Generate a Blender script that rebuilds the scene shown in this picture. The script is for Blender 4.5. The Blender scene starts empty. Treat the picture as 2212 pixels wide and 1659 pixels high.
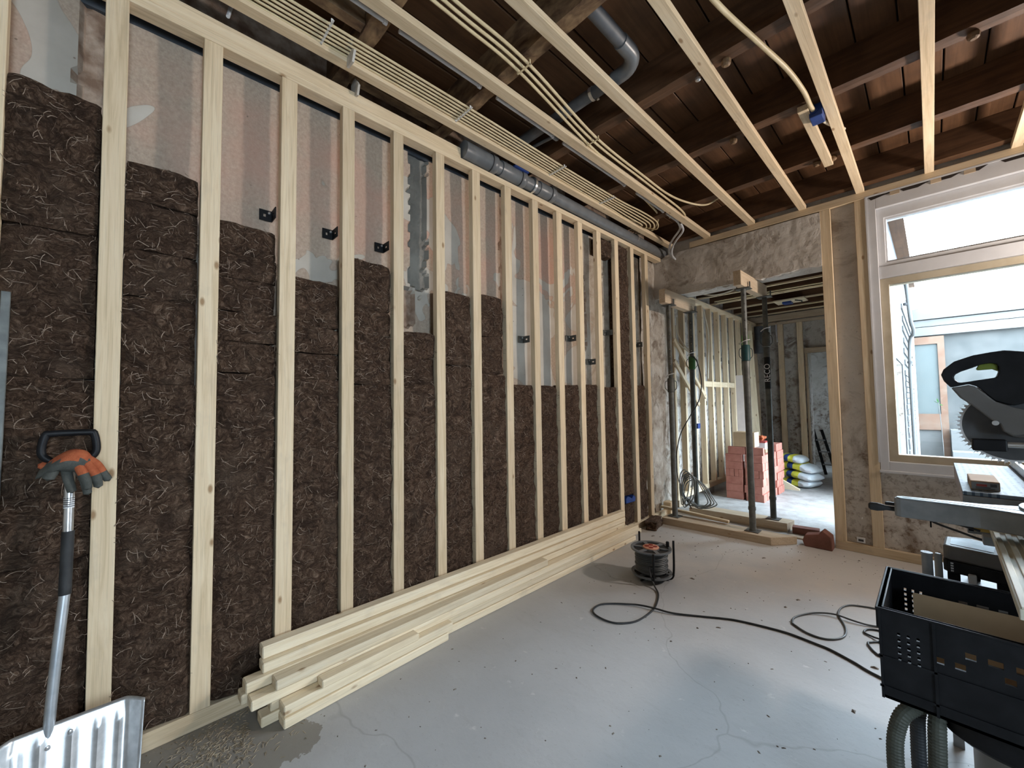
import bpy, math, random
from mathutils import Vector, Matrix, noise
R = math.radians
PI = math.pi
sc = bpy.context.scene
col = sc.collection

# ------------------------------------------------------------------ camera
cam_data = bpy.data.cameras.new('camera')
cam_data.sensor_fit = 'HORIZONTAL'
cam_data.sensor_width = 36.0
cam_data.lens = 868.8 / 2212 * 36.0
cam_data.clip_start = 0.02
cam_data.clip_end = 200
cam = bpy.data.objects.new('camera', cam_data)
col.objects.link(cam)
_y, _p, _r = R(46.236), R(2.5315), R(-0.8114)
_fw = Vector((-math.sin(_y) * math.cos(_p), math.cos(_y) * math.cos(_p), math.sin(_p)))
_rt = Vector((math.cos(_y), math.sin(_y), 0))
_up = _rt.cross(_fw)
_R = _rt * math.cos(_r) + _up * math.sin(_r)
_U = _up * math.cos(_r) - _rt * math.sin(_r)
cam.matrix_world = Matrix(((_R.x, _U.x, -_fw.x, 2.2), (_R.y, _U.y, -_fw.y, 0.0), (_R.z, _U.z, -_fw.z, 1.36), (0, 0, 0, 1)))
sc.camera = cam

# ------------------------------------------------------------------ world, light, exposure
SKY = 15.0
world = bpy.data.worlds.new('overcast_sky')
sc.world = world
world.use_nodes = True
_bg = world.node_tree.nodes['Background']
_bg.inputs[0].default_value = (0.69, 0.855, 1.0, 1)
_bg.inputs[1].default_value = SKY


def area(name, loc, target, sx, sy, power, color=(1, 1, 1), portal=False):
    l = bpy.data.lights.new(name, 'AREA')
    l.shape = 'RECTANGLE'
    l.size, l.size_y, l.energy, l.color = sx, sy, power, color
    o = bpy.data.objects.new(name, l)
    col.objects.link(o)
    o.location = loc
    o.rotation_euler = (Vector(target) - Vector(loc)).to_track_quat('-Z', 'Y').to_euler()
    if portal:
        l.cycles.is_portal = True
    return o


# daylight enters by the window in the end wall, by an unseen glazed door added next to it (right of the
# picture), by a small unseen fill window added in the right wall and by the opening in the side of the far room
area('end_window_portal', (2.50, 4.95, 1.9), (2.50, 0, 1.9), 1.1, 2.15, 1, portal=True)
area('added_door_portal', (3.63, 4.95, 1.5), (3.63, 0, 1.5), 1.1, 2.95, 1, portal=True)
area('added_window_portal', (4.76, -0.1, 1.55), (0, -0.1, 1.55), 0.9, 1.6, 1, portal=True)
area('added_store_opening_portal', (1.99, 9.475, 1.5), (0, 9.475, 1.5), 0.25, 1.6, 1, portal=True)
area('far_opening_portal', (1.99, 6.25, 1.0), (0, 6.25, 1.0), 1.3, 1.5, 1, portal=True)

vs = sc.view_settings
vs.view_transform = 'Standard'
try:
    vs.look = 'None'
except Exception:
    pass
vs.gamma = 1.0
vs.use_curve_mapping = False
vs.exposure = 1.22
sc.cycles.max_bounces = 10
sc.cycles.diffuse_bounces = 6
sc.cycles.glossy_bounces = 3
sc.cycles.transparent_max_bounces = 12
sc.cycles.caustics_reflective = False
sc.cycles.caustics_refractive = False
sc.cycles.use_denoising = True


# ------------------------------------------------------------------ material helpers
class NT:
    def __init__(s, name):
        s.m = bpy.data.materials.new(name)
        s.m.use_nodes = True
        s.t = s.m.node_tree
        s.b = s.t.nodes['Principled BSDF']
        s.out = s.t.nodes['Material Output']

    def n(s, kind, **kw):
        nd = s.t.nodes.new(kind)
        for k, v in kw.items():
            setattr(nd, k, v)
        return nd

    def l(s, a, b):
        s.t.links.new(a, b)

    def val(s, inp, v):
        if isinstance(v, (int, float, tuple, list)):
            inp.default_value = v
        else:
            s.l(v, inp)

    def coord(s, scale=(1, 1, 1), rnd=False, kind='Object', rot=(0, 0, 0), loc=(0, 0, 0)):
        tc = s.n('ShaderNodeTexCoord')
        mp = s.n('ShaderNodeMapping')
        mp.inputs['Scale'].default_value = scale
        mp.inputs['Rotation'].default_value = rot
        mp.inputs['Location'].default_value = loc
        src = tc.outputs[kind]
        if rnd:
            oi = s.n('ShaderNodeObjectInfo')
            mu = s.n('ShaderNodeMath', operation='MULTIPLY')
            mu.inputs[1].default_value = 37.0
            s.l(oi.outputs['Random'], mu.inputs[0])
            ad = s.n('ShaderNodeVectorMath', operation='ADD')
            s.l(src, ad.inputs[0])
            s.l(mu.outputs[0], ad.inputs[1])
            src = ad.outputs[0]
        s.l(src, mp.inputs[0])
        return mp.outputs[0]

    def noise(s, vec, scale=5, detail=4, rough=0.55, dist=0.0):
        nd = s.n('ShaderNodeTexNoise')
        s.l(vec, nd.inputs['Vector'])
        nd.inputs['Scale'].default_value = scale
        nd.inputs['Detail'].default_value = detail
        nd.inputs['Roughness'].default_value = rough
        nd.inputs['Distortion'].default_value = dist
        return nd.outputs['Fac']

    def voro(s, vec, scale=5, feature='F1', out='Distance'):
        nd = s.n('ShaderNodeTexVoronoi', feature=feature)
        s.l(vec, nd.inputs['Vector'])
        nd.inputs['Scale'].default_value = scale
        return nd.outputs[out]

    def ramp(s, fac, stops, interp='LINEAR'):
        nd = s.n('ShaderNodeValToRGB')
        cr = nd.color_ramp
        cr.interpolation = interp
        while len(cr.elements) < len(stops):
            cr.elements.new(0.5)
        for e, (p, c) in zip(cr.elements, stops):
            e.position = p
            e.color = (c, c, c, 1) if isinstance(c, (int, float)) else tuple(c) + (1,)
        s.l(fac, nd.inputs[0])
        return nd.outputs[0]

    def mix(s, fac, a, b, blend='MIX'):
        nd = s.n('ShaderNodeMix', data_type='RGBA', blend_type=blend)
        for inp, v in ((nd.inputs[0], fac), (nd.inputs[6], a), (nd.inputs[7], b)):
            if isinstance(v, (tuple, list)) and len(v) == 3:
                v = tuple(v) + (1,)
            s.val(inp, v)
        return nd.outputs[2]

    def math(s, op, a, b=None, c=None, clamp=False):
        nd = s.n('ShaderNodeMath', operation=op)
        nd.use_clamp = clamp
        s.val(nd.inputs[0], a)
        if b is not None:
            s.val(nd.inputs[1], b)
        if c is not None:
            s.val(nd.inputs[2], c)
        return nd.outputs[0]

    def sep(s, vec):
        nd = s.n('ShaderNodeSeparateXYZ')
        s.l(vec, nd.inputs[0])
        return nd.outputs

    def sstep(s, v, a, b):
        nd = s.n('ShaderNodeMapRange', interpolation_type='SMOOTHSTEP')
        s.val(nd.inputs[0], v)
        nd.inputs[1].default_value = a
        nd.inputs[2].default_value = b
        return nd.outputs[0]

    def bump(s, h, strength=0.3, dist=0.01):
        nd = s.n('ShaderNodeBump')
        nd.inputs['Strength'].default_value = strength
        nd.inputs['Distance'].default_value = dist
        s.l(h, nd.inputs['Height'])
        s.l(nd.outputs[0], s.b.inputs['Normal'])

    def fin(s, color=None, rough=0.7, metal=0.0, spec=0.4):
        if color is not None:
            if isinstance(color, (tuple, list)):
                color = tuple(color)[:3] + (1,)
            s.val(s.b.inputs['Base Color'], color)
        s.val(s.b.inputs['Roughness'], rough)
        s.b.inputs['Metallic'].default_value = metal
        s.b.inputs['Specular IOR Level'].default_value = spec
        return s.m


def noisy(name, c1, c2, scale=8, rough=0.7, metal=0.0, bump=0.0, detail=4, stretch=(1, 1, 1), rnd=False, lo=0.35, hi=0.65, bscale=None, spec=0.4):
    t = NT(name)
    v = t.coord(stretch, rnd)
    f = t.noise(v, scale, detail)
    c = t.ramp(f, [(lo, c1), (hi, c2)])
    if bump:
        t.bump(t.noise(v, bscale or scale * 6, 3), bump, 0.004)
    return t.fin(c, rough, metal, spec)


def pine(name, a, b, c, knot=(0.30, 0.17, 0.08), rough=0.75):
    t = NT(name)
    v = t.coord((0.55, 11, 11), True)
    f = t.noise(v, 4.0, 5, 0.6, 0.9)
    base = t.ramp(f, [(0.3, a), (0.5, b), (0.72, c)])
    v3 = t.coord((1.4, 75, 75), True)
    g = t.noise(v3, 3.0, 3, 0.6, 0.3)
    base = t.mix(t.ramp(g, [(0.52, 0.0), (0.72, 0.42)]), base, tuple(x * 0.66 for x in a))
    v2 = t.coord((6.0, 13.0, 13.0), True)
    d = t.voro(v2, 1.0)
    cc = t.voro(v2, 1.0, 'F1', 'Color')
    sel = t.math('GREATER_THAN', t.sep(cc)[0], 0.6)
    k = t.math('MULTIPLY', t.ramp(d, [(0.07, 1.0), (0.15, 0.0)]), sel)
    base = t.mix(t.math('MULTIPLY', k, 0.85), base, knot)
    vm = t.coord((2.2, 3.5, 3.5), True)
    base = t.mix(t.ramp(t.noise(vm, 3, 4), [(0.58, 0.0), (0.78, 0.30)]), base, (0.36, 0.31, 0.25))
    oi = t.n('ShaderNodeObjectInfo')
    br = t.n('ShaderNodeMapRange')
    t.l(oi.outputs['Random'], br.inputs[0])
    br.inputs[3].default_value = 0.84
    br.inputs[4].default_value = 1.06
    hs = t.n('ShaderNodeHueSaturation')
    t.l(br.outputs[0], hs.inputs['Value'])
    t.l(base, hs.inputs['Color'])
    base = hs.outputs[0]
    t.bump(f, 0.12, 0.002)
    return t.fin(base, rough, 0, 0.3)


MAT = {}
MAT['pine'] = pine('pine_timber', (0.62, 0.475, 0.30), (0.745, 0.59, 0.395), (0.80, 0.665, 0.475))
MAT['pine_fresh'] = pine('fresh_pine_timber', (0.68, 0.56, 0.38), (0.79, 0.67, 0.48), (0.84, 0.75, 0.58))
MAT['pine_dusty'] = pine('dusty_pine_timber', (0.42, 0.32, 0.22), (0.52, 0.41, 0.29), (0.57, 0.47, 0.35))


def old_wood(name, a, b, stretch):
    t = NT(name)
    v = t.coord(stretch, True)
    f = t.noise(v, 3.0, 5, 0.6, 0.5)
    c = t.ramp(f, [(0.32, a), (0.68, b)])
    v2 = t.coord((2, 2, 2), True)
    c = t.mix(t.ramp(t.noise(v2, 2.5, 4), [(0.45, 0.0), (0.75, 0.6)]), c, tuple(x * 0.45 for x in a))
    t.bump(f, 0.25, 0.004)
    return t.fin(c, 0.62, 0, 0.35)


MAT['plank'] = old_wood('old_ceiling_plank', (0.075, 0.034, 0.014), (0.125, 0.060, 0.027), (14, 0.7, 6))
MAT['joist'] = old_wood('old_joist_timber', (0.065, 0.030, 0.013), (0.125, 0.062, 0.030), (0.9, 10, 10))
MAT['joist_rough'] = old_wood('rough_joist_timber', (0.07, 0.035, 0.02), (0.30, 0.19, 0.10), (3, 6, 6))

# brown mineral wool
t = NT('brown_mineral_wool')
v = t.coord((1, 1, 1), True)
w1 = t.noise(v, 7.0, 3, 0.6)
vm = t.n('ShaderNodeVectorMath', operation='ADD')
nz = t.n('ShaderNodeTexNoise')
nz.inputs['Scale'].default_value = 9.0
nz.inputs['Detail'].default_value = 3
t.l(v, nz.inputs['Vector'])
sc3 = t.n('ShaderNodeVectorMath', operation='SCALE')
sc3.inputs['Scale'].default_value = 0.24
t.l(nz.outputs['Color'], sc3.inputs[0])
t.l(v, vm.inputs[0])
t.l(sc3.outputs[0], vm.inputs[1])
st = t.n('ShaderNodeMapping')
st.inputs['Scale'].default_value = (1.0, 0.55, 1.5)
t.l(vm.outputs[0], st.inputs[0])
f = t.noise(st.outputs[0], 46.0, 6, 0.72, 0.7)
f2 = t.noise(vm.outputs[0], 13.0, 5, 0.65)
c = t.ramp(f, [(0.31, (0.024, 0.0125, 0.0075)), (0.46, (0.088, 0.051, 0.032)), (0.59, (0.185, 0.118, 0.08)), (0.76, (0.42, 0.30, 0.215))])
c = t.mix(t.ramp(f2, [(0.36, 0.70), (0.52, 0.0)]), c, (0.034, 0.020, 0.014))
c = t.mix(t.ramp(w1, [(0.50, 0.0), (0.78, 0.4)]), c, (0.20, 0.145, 0.105))
oi = t.n('ShaderNodeObjectInfo')
c = t.mix(t.math('MULTIPLY', oi.outputs['Random'], 0.30), c, (0.055, 0.034, 0.024))
t.bump(t.math('ADD', f, t.math('MULTIPLY', f2, 1.1)), 1.0, 0.028)
MAT['wool'] = t.fin(c, 0.95, 0, 0.15)
MAT['fibre'] = noisy('wool_fibre', (0.16, 0.112, 0.08), (0.33, 0.245, 0.185), 14, 0.8)

# old plaster with torn wallpaper
t = NT('torn_wallpaper_plaster')
v = t.coord((1, 1, 1))
big = t.noise(v, 1.9, 3, 0.55, 0.6)
big = t.math('ADD', big, t.math('MULTIPLY', t.sstep(t.sep(v)[2], 1.95, 2.6), 0.105))
paper = t.math('GREATER_THAN', big, 0.50)
fine = t.noise(v, 55, 4, 0.7)
vv = t.voro(v, 95)
grey = t.ramp(t.noise(v, 3.2, 5), [(0.3, (0.40, 0.36, 0.31)), (0.6, (0.52, 0.48, 0.42)), (0.8, (0.60, 0.57, 0.51))])
tan = t.ramp(fine, [(0.3, (0.37, 0.29, 0.225)), (0.7, (0.51, 0.415, 0.33))])
xyz = t.sep(v)
band = t.math('MULTIPLY', t.sstep(xyz[2], 2.05, 2.45), t.math('SUBTRACT', 1.0, t.sstep(xyz[2], 2.75, 3.0)))
ymask = t.math('SUBTRACT', 1.0, t.sstep(xyz[1], 1.7, 2.2))
band = t.math('MULTIPLY', band, ymask)
pk = t.math('MULTIPLY', band, t.ramp(t.noise(v, 2.3, 3), [(0.40, 0.0), (0.62, 0.6)]))
tan = t.mix(pk, tan, (0.55, 0.32, 0.245))
c = t.mix(paper, grey, tan)
edge = t.ramp(t.math('ABSOLUTE', t.math('SUBTRACT', big, 0.50)), [(0.0, 0.35), (0.004, 0.0)])
c = t.mix(edge, c, (0.25, 0.20, 0.16))
yfar = t.sstep(t.math('ADD', xyz[1], t.math('MULTIPLY', big, 0.6)), 2.2, 2.6)
rough_ = t.ramp(t.noise(v, 6, 6, 0.7, 0.6), [(0.36, (0.26, 0.21, 0.16)), (0.5, (0.43, 0.38, 0.31)), (0.66, (0.55, 0.51, 0.45))])
c = t.mix(t.math('MULTIPLY', yfar, 0.8), c, rough_)
spots = t.ramp(t.voro(v, 13), [(0.04, 0.8), (0.07, 0.0)])
c = t.mix(spots, c, (0.18, 0.13, 0.10))
t.bump(t.math('ADD', t.math('MULTIPLY', paper, 1.2), t.math('MULTIPLY', t.math('MULTIPLY', vv, paper), 0.9)), 0.5, 0.004)
MAT['plaster'] = t.fin(c, 0.9, 0, 0.2)


def grimy(name, cols, dark, scale=2.0, dscale=3.5, damt=0.8, low=None):
    t = NT(name)
    v = t.coord((1, 1, 1))
    c = t.ramp(t.noise(v, scale, 6, 0.62, 0.4), [(0.28, cols[0]), (0.5, cols[1]), (0.72, cols[2])])
    dk = t.ramp(t.noise(v, dscale, 6, 0.65, 0.8), [(0.52, 0.0), (0.66, damt)])
    if low:
        z = t.sep(v)[2]
        dk = t.math('ADD', dk, t.math('MULTIPLY', t.math('SUBTRACT', 1.0, t.sstep(z, low[0], low[1])), t.ramp(t.noise(v, 16, 5, 0.7), [(0.5, 0.0), (0.62, 0.65)])), clamp=True)
    c = t.mix(dk, c, dark)
    sp = t.ramp(t.noise(v, 40, 3, 0.6), [(0.62, 0.0), (0.72, 0.5)])
    c = t.mix(sp, c, tuple(x * 0.6 for x in dark))
    t.bump(t.math('ADD', t.noise(v, 9, 5), t.math('MULTIPLY', dk, -0.5)), 0.55, 0.02)
    return t.fin(c, 0.9, 0, 0.2)


MAT['endwall'] = grimy('grimy_end_wall', ((0.45, 0.41, 0.365), (0.59, 0.55, 0.50), (0.70, 0.67, 0.63)), (0.21, 0.155, 0.115), 1.9, 3.0, 0.65, (0.7, 1.1))
MAT['farwall'] = grimy('flaking_far_wall', ((0.36, 0.32, 0.27), (0.50, 0.47, 0.43), (0.60, 0.58, 0.55)), (0.15, 0.10, 0.07), 2.2, 4.5, 0.8, (1.0, 1.9))
MAT['whitewash'] = grimy('whitewashed_brick', ((0.24, 0.19, 0.15), (0.44, 0.39, 0.33), (0.66, 0.63, 0.58)), (0.13, 0.09, 0.06), 5.0, 6.0, 0.8)
MAT['cement'] = noisy('bare_cement', (0.17, 0.16, 0.14), (0.27, 0.255, 0.225), 5, 0.9, bump=0.4)
MAT['brickbase'] = noisy('exposed_old_brick', (0.20, 0.13, 0.09), (0.42, 0.33, 0.26), 14, 0.95, bump=0.7)
MAT['plainwall'] = noisy('plain_room_wall', (0.44, 0.42, 0.39), (0.52, 0.50, 0.47), 3, 0.9)
MAT['headeredge'] = noisy('broken_plaster_edge', (0.46, 0.42, 0.37), (0.66, 0.63, 0.58), 14, 0.95, bump=0.7)

# concrete floor
t = NT('dusty_concrete_floor')
v = t.coord((1, 1, 1))
x_, y_, z_ = t.sep(v)
n1 = t.noise(v, 1.3, 6, 0.6, 0.3)
c = t.ramp(n1, [(0.3, (0.40, 0.41, 0.42)), (0.55, (0.465, 0.475, 0.485)), (0.75, (0.52, 0.525, 0.53))])
sv = t.coord((1, 3, 1), rot=(0, 0, 0.8))
c = t.mix(t.ramp(t.noise(sv, 7, 6, 0.7), [(0.55, 0.0), (0.75, 0.35)]), c, (0.34, 0.335, 0.33))
c = t.mix(t.ramp(t.noise(v, 60, 3, 0.7), [(0.6, 0.0), (0.75, 0.4)]), c, (0.29, 0.28, 0.27))
blot = t.math('MULTIPLY', t.ramp(t.noise(v, 9, 4, 0.6), [(0.66, 0.0), (0.71, 1.0)]), 0.6)
c = t.mix(blot, c, (0.62, 0.62, 0.61))
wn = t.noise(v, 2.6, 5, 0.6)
dust_lift = t.sstep(t.math('ADD', y_, t.math('MULTIPLY', t.math('SUBTRACT', wn, 0.5), 2.2)), 2.9, 4.1)
c = t.mix(t.math('MULTIPLY', dust_lift, 0.75), c, (0.585, 0.55, 0.51))  # pale dust, lightened further to lift the dim floor by the end wall
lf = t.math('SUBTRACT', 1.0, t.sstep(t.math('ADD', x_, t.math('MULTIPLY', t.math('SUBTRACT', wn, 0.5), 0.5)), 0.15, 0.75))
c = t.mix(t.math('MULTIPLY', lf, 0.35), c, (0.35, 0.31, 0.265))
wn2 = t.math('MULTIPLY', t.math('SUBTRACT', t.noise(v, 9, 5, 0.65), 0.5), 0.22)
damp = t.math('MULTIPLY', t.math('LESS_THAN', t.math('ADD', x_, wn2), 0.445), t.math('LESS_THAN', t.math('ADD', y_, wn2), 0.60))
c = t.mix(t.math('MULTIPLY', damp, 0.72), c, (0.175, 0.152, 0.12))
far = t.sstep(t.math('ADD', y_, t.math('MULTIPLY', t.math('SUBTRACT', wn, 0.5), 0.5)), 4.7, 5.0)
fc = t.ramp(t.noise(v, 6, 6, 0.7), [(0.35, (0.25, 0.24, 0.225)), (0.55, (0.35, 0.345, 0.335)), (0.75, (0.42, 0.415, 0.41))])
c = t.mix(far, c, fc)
cv = t.n('ShaderNodeVectorMath', operation='ADD')
nz = t.n('ShaderNodeTexNoise')
nz.inputs['Scale'].default_value = 1.1
nz.inputs['Detail'].default_value = 4
t.l(v, nz.inputs['Vector'])
t.l(v, cv.inputs[0])
t.l(nz.outputs['Color'], cv.inputs[1])
ck = t.voro(cv.outputs[0], 0.55, 'DISTANCE_TO_EDGE')
c = t.mix(t.ramp(ck, [(0.0006, 0.35), (0.0016, 0.0)]), c, (0.20, 0.19, 0.18))
t.bump(t.math('ADD', t.noise(v, 30, 5, 0.6), t.math('MULTIPLY', n1, 2.0)), 0.18, 0.006)
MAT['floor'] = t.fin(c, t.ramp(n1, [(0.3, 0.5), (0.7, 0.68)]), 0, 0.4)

MAT['galv'] = noisy('galvanised_steel', (0.10, 0.105, 0.10), (0.165, 0.17, 0.16), 18, 0.5, 0.3, spec=0.4)
MAT['galv_dark'] = noisy('dark_weathered_steel', (0.075, 0.078, 0.072), (0.13, 0.132, 0.12), 14, 0.6, 0.4)
MAT['chrome'] = noisy('bright_steel', (0.62, 0.63, 0.64), (0.72, 0.72, 0.73), 20, 0.28, 0.9)
MAT['alu'] = noisy('scuffed_aluminium', (0.50, 0.51, 0.52), (0.66, 0.665, 0.67), 26, 0.36, 0.85, bump=0.05)
MAT['alu_dull'] = noisy('brushed_aluminium', (0.42, 0.45, 0.48), (0.52, 0.545, 0.57), 24, 0.42, 0.75)
MAT['black_plastic'] = noisy('black_plastic', (0.005, 0.0055, 0.007), (0.011, 0.0115, 0.0135), 20, 0.5, spec=0.25)
MAT['black_rubber'] = noisy('black_rubber', (0.016, 0.016, 0.017), (0.032, 0.032, 0.033), 20, 0.65)
MAT['dark_grey_plastic'] = noisy('dark_grey_plastic', (0.075, 0.077, 0.082), (0.10, 0.102, 0.107), 20, 0.5)
MAT['grey_plastic'] = noisy('grey_plastic', (0.20, 0.205, 0.21), (0.26, 0.262, 0.265), 20, 0.5)
MAT['guard_grey'] = noisy('warm_grey_guard', (0.115, 0.107, 0.10), (0.14, 0.131, 0.123), 12, 0.5)
MAT['pvc_grey'] = noisy('grey_pvc_pipe', (0.115, 0.12, 0.125), (0.155, 0.16, 0.165), 12, 0.34)
MAT['pvc_dark'] = noisy('dark_grey_pvc_pipe', (0.075, 0.08, 0.088), (0.11, 0.115, 0.122), 12, 0.5)
MAT['pvc_white'] = noisy('white_conduit', (0.50, 0.51, 0.53), (0.60, 0.61, 0.63), 12, 0.45)
MAT['conduit'] = noisy('cream_conduit', (0.60, 0.485, 0.29), (0.70, 0.575, 0.36), 10, 0.45)
MAT['cream_wire'] = noisy('cream_wire', (0.66, 0.60, 0.47), (0.74, 0.68, 0.55), 10, 0.5)
MAT['white_clip'] = noisy('white_clip', (0.70, 0.69, 0.66), (0.78, 0.77, 0.74), 10, 0.5)
MAT['blue_box'] = noisy('blue_junction_plastic', (0.012, 0.035, 0.16), (0.02, 0.055, 0.24), 10, 0.45)
MAT['green'] = noisy('green_paint', (0.03, 0.10, 0.025), (0.05, 0.15, 0.04), 12, 0.5)
MAT['teal'] = noisy('dark_teal_paint', (0.010, 0.055, 0.06), (0.016, 0.075, 0.08), 12, 0.5)
MAT['lime'] = noisy('lime_trigger', (0.13, 0.17, 0.02), (0.16, 0.21, 0.03), 12, 0.5)
MAT['orange'] = noisy('orange_knit', (0.33, 0.075, 0.028), (0.43, 0.115, 0.045), 60, 0.9, bump=0.5)
MAT['glove_grey'] = noisy('grey_rubber_coating', (0.05, 0.053, 0.046), (0.085, 0.088, 0.078), 30, 0.8, bump=0.4)
MAT['socket_orange'] = noisy('pale_orange_socket_plate', (0.62, 0.30, 0.20), (0.70, 0.37, 0.26), 12, 0.5)
MAT['socket_red'] = noisy('dark_red_socket', (0.22, 0.015, 0.012), (0.30, 0.03, 0.02), 12, 0.5)
MAT['cable_grey'] = noisy('dark_grey_cable', (0.055, 0.06, 0.062), (0.085, 0.09, 0.094), 14, 0.5)
MAT['cable_black'] = noisy('black_cable', (0.018, 0.02, 0.022), (0.034, 0.036, 0.038), 14, 0.5)
MAT['cable_coil'] = noisy('grey_green_cable', (0.16, 0.18, 0.18), (0.23, 0.25, 0.25), 14, 0.5)
MAT['reel_plastic'] = noisy('translucent_grey_reel', (0.11, 0.125, 0.14), (0.17, 0.185, 0.20), 14, 0.35)
MAT['brick'] = noisy('red_clay_brick', (0.36, 0.135, 0.10), (0.46, 0.195, 0.15), 9, 0.9, bump=0.3, rnd=True)
MAT['brick_dark'] = noisy('dark_red_brick', (0.17, 0.075, 0.055), (0.25, 0.11, 0.085), 9, 0.9, bump=0.3, rnd=True)
MAT['cardboard'] = noisy('brown_cardboard', (0.42, 0.295, 0.175), (0.50, 0.355, 0.22), 5, 0.85)
MAT['cardboard_dark'] = noisy('darker_cardboard_flap', (0.30, 0.19, 0.11), (0.36, 0.235, 0.14), 5, 0.85)
MAT['paint_white'] = noisy('white_paint', (0.56, 0.565, 0.58), (0.63, 0.635, 0.65), 6, 0.45)
MAT['paint_grey'] = noisy('grey_window_paint', (0.55, 0.555, 0.575), (0.62, 0.625, 0.645), 4, 0.5)
MAT['paint_tan'] = noisy('bare_tan_rebate', (0.37, 0.315, 0.225), (0.46, 0.40, 0.30), 6, 0.7)
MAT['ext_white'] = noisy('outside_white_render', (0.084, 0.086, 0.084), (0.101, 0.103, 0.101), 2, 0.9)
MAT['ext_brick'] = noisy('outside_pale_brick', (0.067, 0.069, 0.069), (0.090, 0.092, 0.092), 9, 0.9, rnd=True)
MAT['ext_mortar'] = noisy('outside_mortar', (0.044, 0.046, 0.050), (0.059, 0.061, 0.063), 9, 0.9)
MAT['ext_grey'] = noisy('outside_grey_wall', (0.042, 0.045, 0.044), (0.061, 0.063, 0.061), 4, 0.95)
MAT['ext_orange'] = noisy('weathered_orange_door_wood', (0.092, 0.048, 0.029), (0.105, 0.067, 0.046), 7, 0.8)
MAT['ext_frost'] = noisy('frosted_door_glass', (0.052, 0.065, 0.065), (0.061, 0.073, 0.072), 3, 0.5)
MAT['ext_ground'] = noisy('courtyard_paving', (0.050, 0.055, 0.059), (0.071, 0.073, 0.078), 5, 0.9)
MAT['leaf'] = noisy('dull_leaf', (0.05, 0.09, 0.03), (0.10, 0.14, 0.05), 9, 0.7)
MAT['leaf_bright'] = noisy('bright_leaf', (0.05, 0.20, 0.04), (0.09, 0.28, 0.06), 9, 0.6)
MAT['label_white'] = noisy('white_label', (0.66, 0.665, 0.68), (0.72, 0.72, 0.73), 9, 0.5)
MAT['ink'] = noisy('dark_print', (0.05, 0.05, 0.055), (0.07, 0.07, 0.075), 9, 0.7)
MAT['ink_red'] = noisy('red_print', (0.30, 0.04, 0.035), (0.36, 0.06, 0.05), 9, 0.7)
MAT['yellow'] = noisy('yellow_wood_end', (0.46, 0.29, 0.07), (0.56, 0.37, 0.10), 9, 0.7)
MAT['ribbed'] = noisy('pale_ribbed_board', (0.55, 0.53, 0.43), (0.64, 0.62, 0.52), 9, 0.6, stretch=(6, 1, 6))
MAT['hose'] = noisy('grey_green_hose', (0.055, 0.06, 0.048), (0.085, 0.092, 0.076), 14, 0.6)
MAT['hose_dark'] = noisy('dark_hose', (0.03, 0.034, 0.04), (0.05, 0.055, 0.06), 14, 0.6)
MAT['vac_grey'] = noisy('vacuum_grey', (0.24, 0.245, 0.24), (0.29, 0.295, 0.29), 6, 0.5)
MAT['lime_label'] = noisy('green_label', (0.30, 0.55, 0.12), (0.36, 0.62, 0.17), 9, 0.6)
MAT['chip'] = noisy('wood_chip', (0.24, 0.19, 0.13), (0.42, 0.345, 0.25), 30, 0.9)
MAT['debris'] = noisy('dark_grit', (0.10, 0.085, 0.07), (0.22, 0.19, 0.165), 30, 0.95)
MAT['void'] = noisy('dark_gap_sheet', (0.02, 0.014, 0.012), (0.035, 0.025, 0.02), 6, 0.9)
MAT['membrane'] = noisy('dark_blue_grey_strip', (0.03, 0.036, 0.045), (0.055, 0.062, 0.072), 7, 0.8, stretch=(1, 1, 8))
MAT['ply'] = noisy('pale_plasterboard', (0.55, 0.47, 0.42), (0.63, 0.55, 0.49), 5, 0.8)
MAT['table_glare'] = noisy('scuffed_glare_table', (0.26, 0.32, 0.36), (0.36, 0.42, 0.46), 30, 0.5, 0.2, spec=0.2)  # window glare on the top faces is put into this pale blue

# window glass: thin, slightly dusty
t = NT('window_glass')
tr = t.n('ShaderNodeBsdfTransparent')
gl = t.n('ShaderNodeBsdfGlossy')
gl.inputs['Roughness'].default_value = 0.03
df = t.n('ShaderNodeBsdfDiffuse')
df.inputs['Color'].default_value = (0.6, 0.6, 0.58, 1)
fr = t.n('ShaderNodeFresnel')
fr.inputs['IOR'].default_value = 1.45
m1 = t.n('ShaderNodeMixShader')
t.l(fr.outputs[0], m1.inputs[0])
t.l(tr.outputs[0], m1.inputs[1])
t.l(gl.outputs[0], m1.inputs[2])
m2 = t.n('ShaderNodeMixShader')
dn = t.ramp(t.noise(t.coord((1, 1, 1)), 5, 5, 0.7), [(0.5, 0.012), (0.72, 0.06)])
t.l(dn, m2.inputs[0])
t.l(m1.outputs[0], m2.inputs[1])
t.l(df.outputs[0], m2.inputs[2])
t.l(m2.outputs[0], t.out.inputs['Surface'])
MAT['glass'] = t.m

# printed saw table wing and cement bags
t = NT('printed_aluminium_wing')
v = t.coord((1, 1, 1))
x_, y_, z_ = t.sep(v)
ln = t.math('GREATER_THAN', t.math('SINE', t.math('MULTIPLY', x_, 320.0)), 0.35)
blk = t.math('GREATER_THAN', t.noise(t.coord((10, 26, 1)), 2.0, 2), 0.5)
c = t.mix(t.math('MULTIPLY', t.math('MULTIPLY', ln, blk), 0.8), (0.22, 0.265, 0.30), (0.035, 0.06, 0.10))
MAT['printed'] = t.fin(c, 0.6, 0.0, 0.2)

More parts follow.
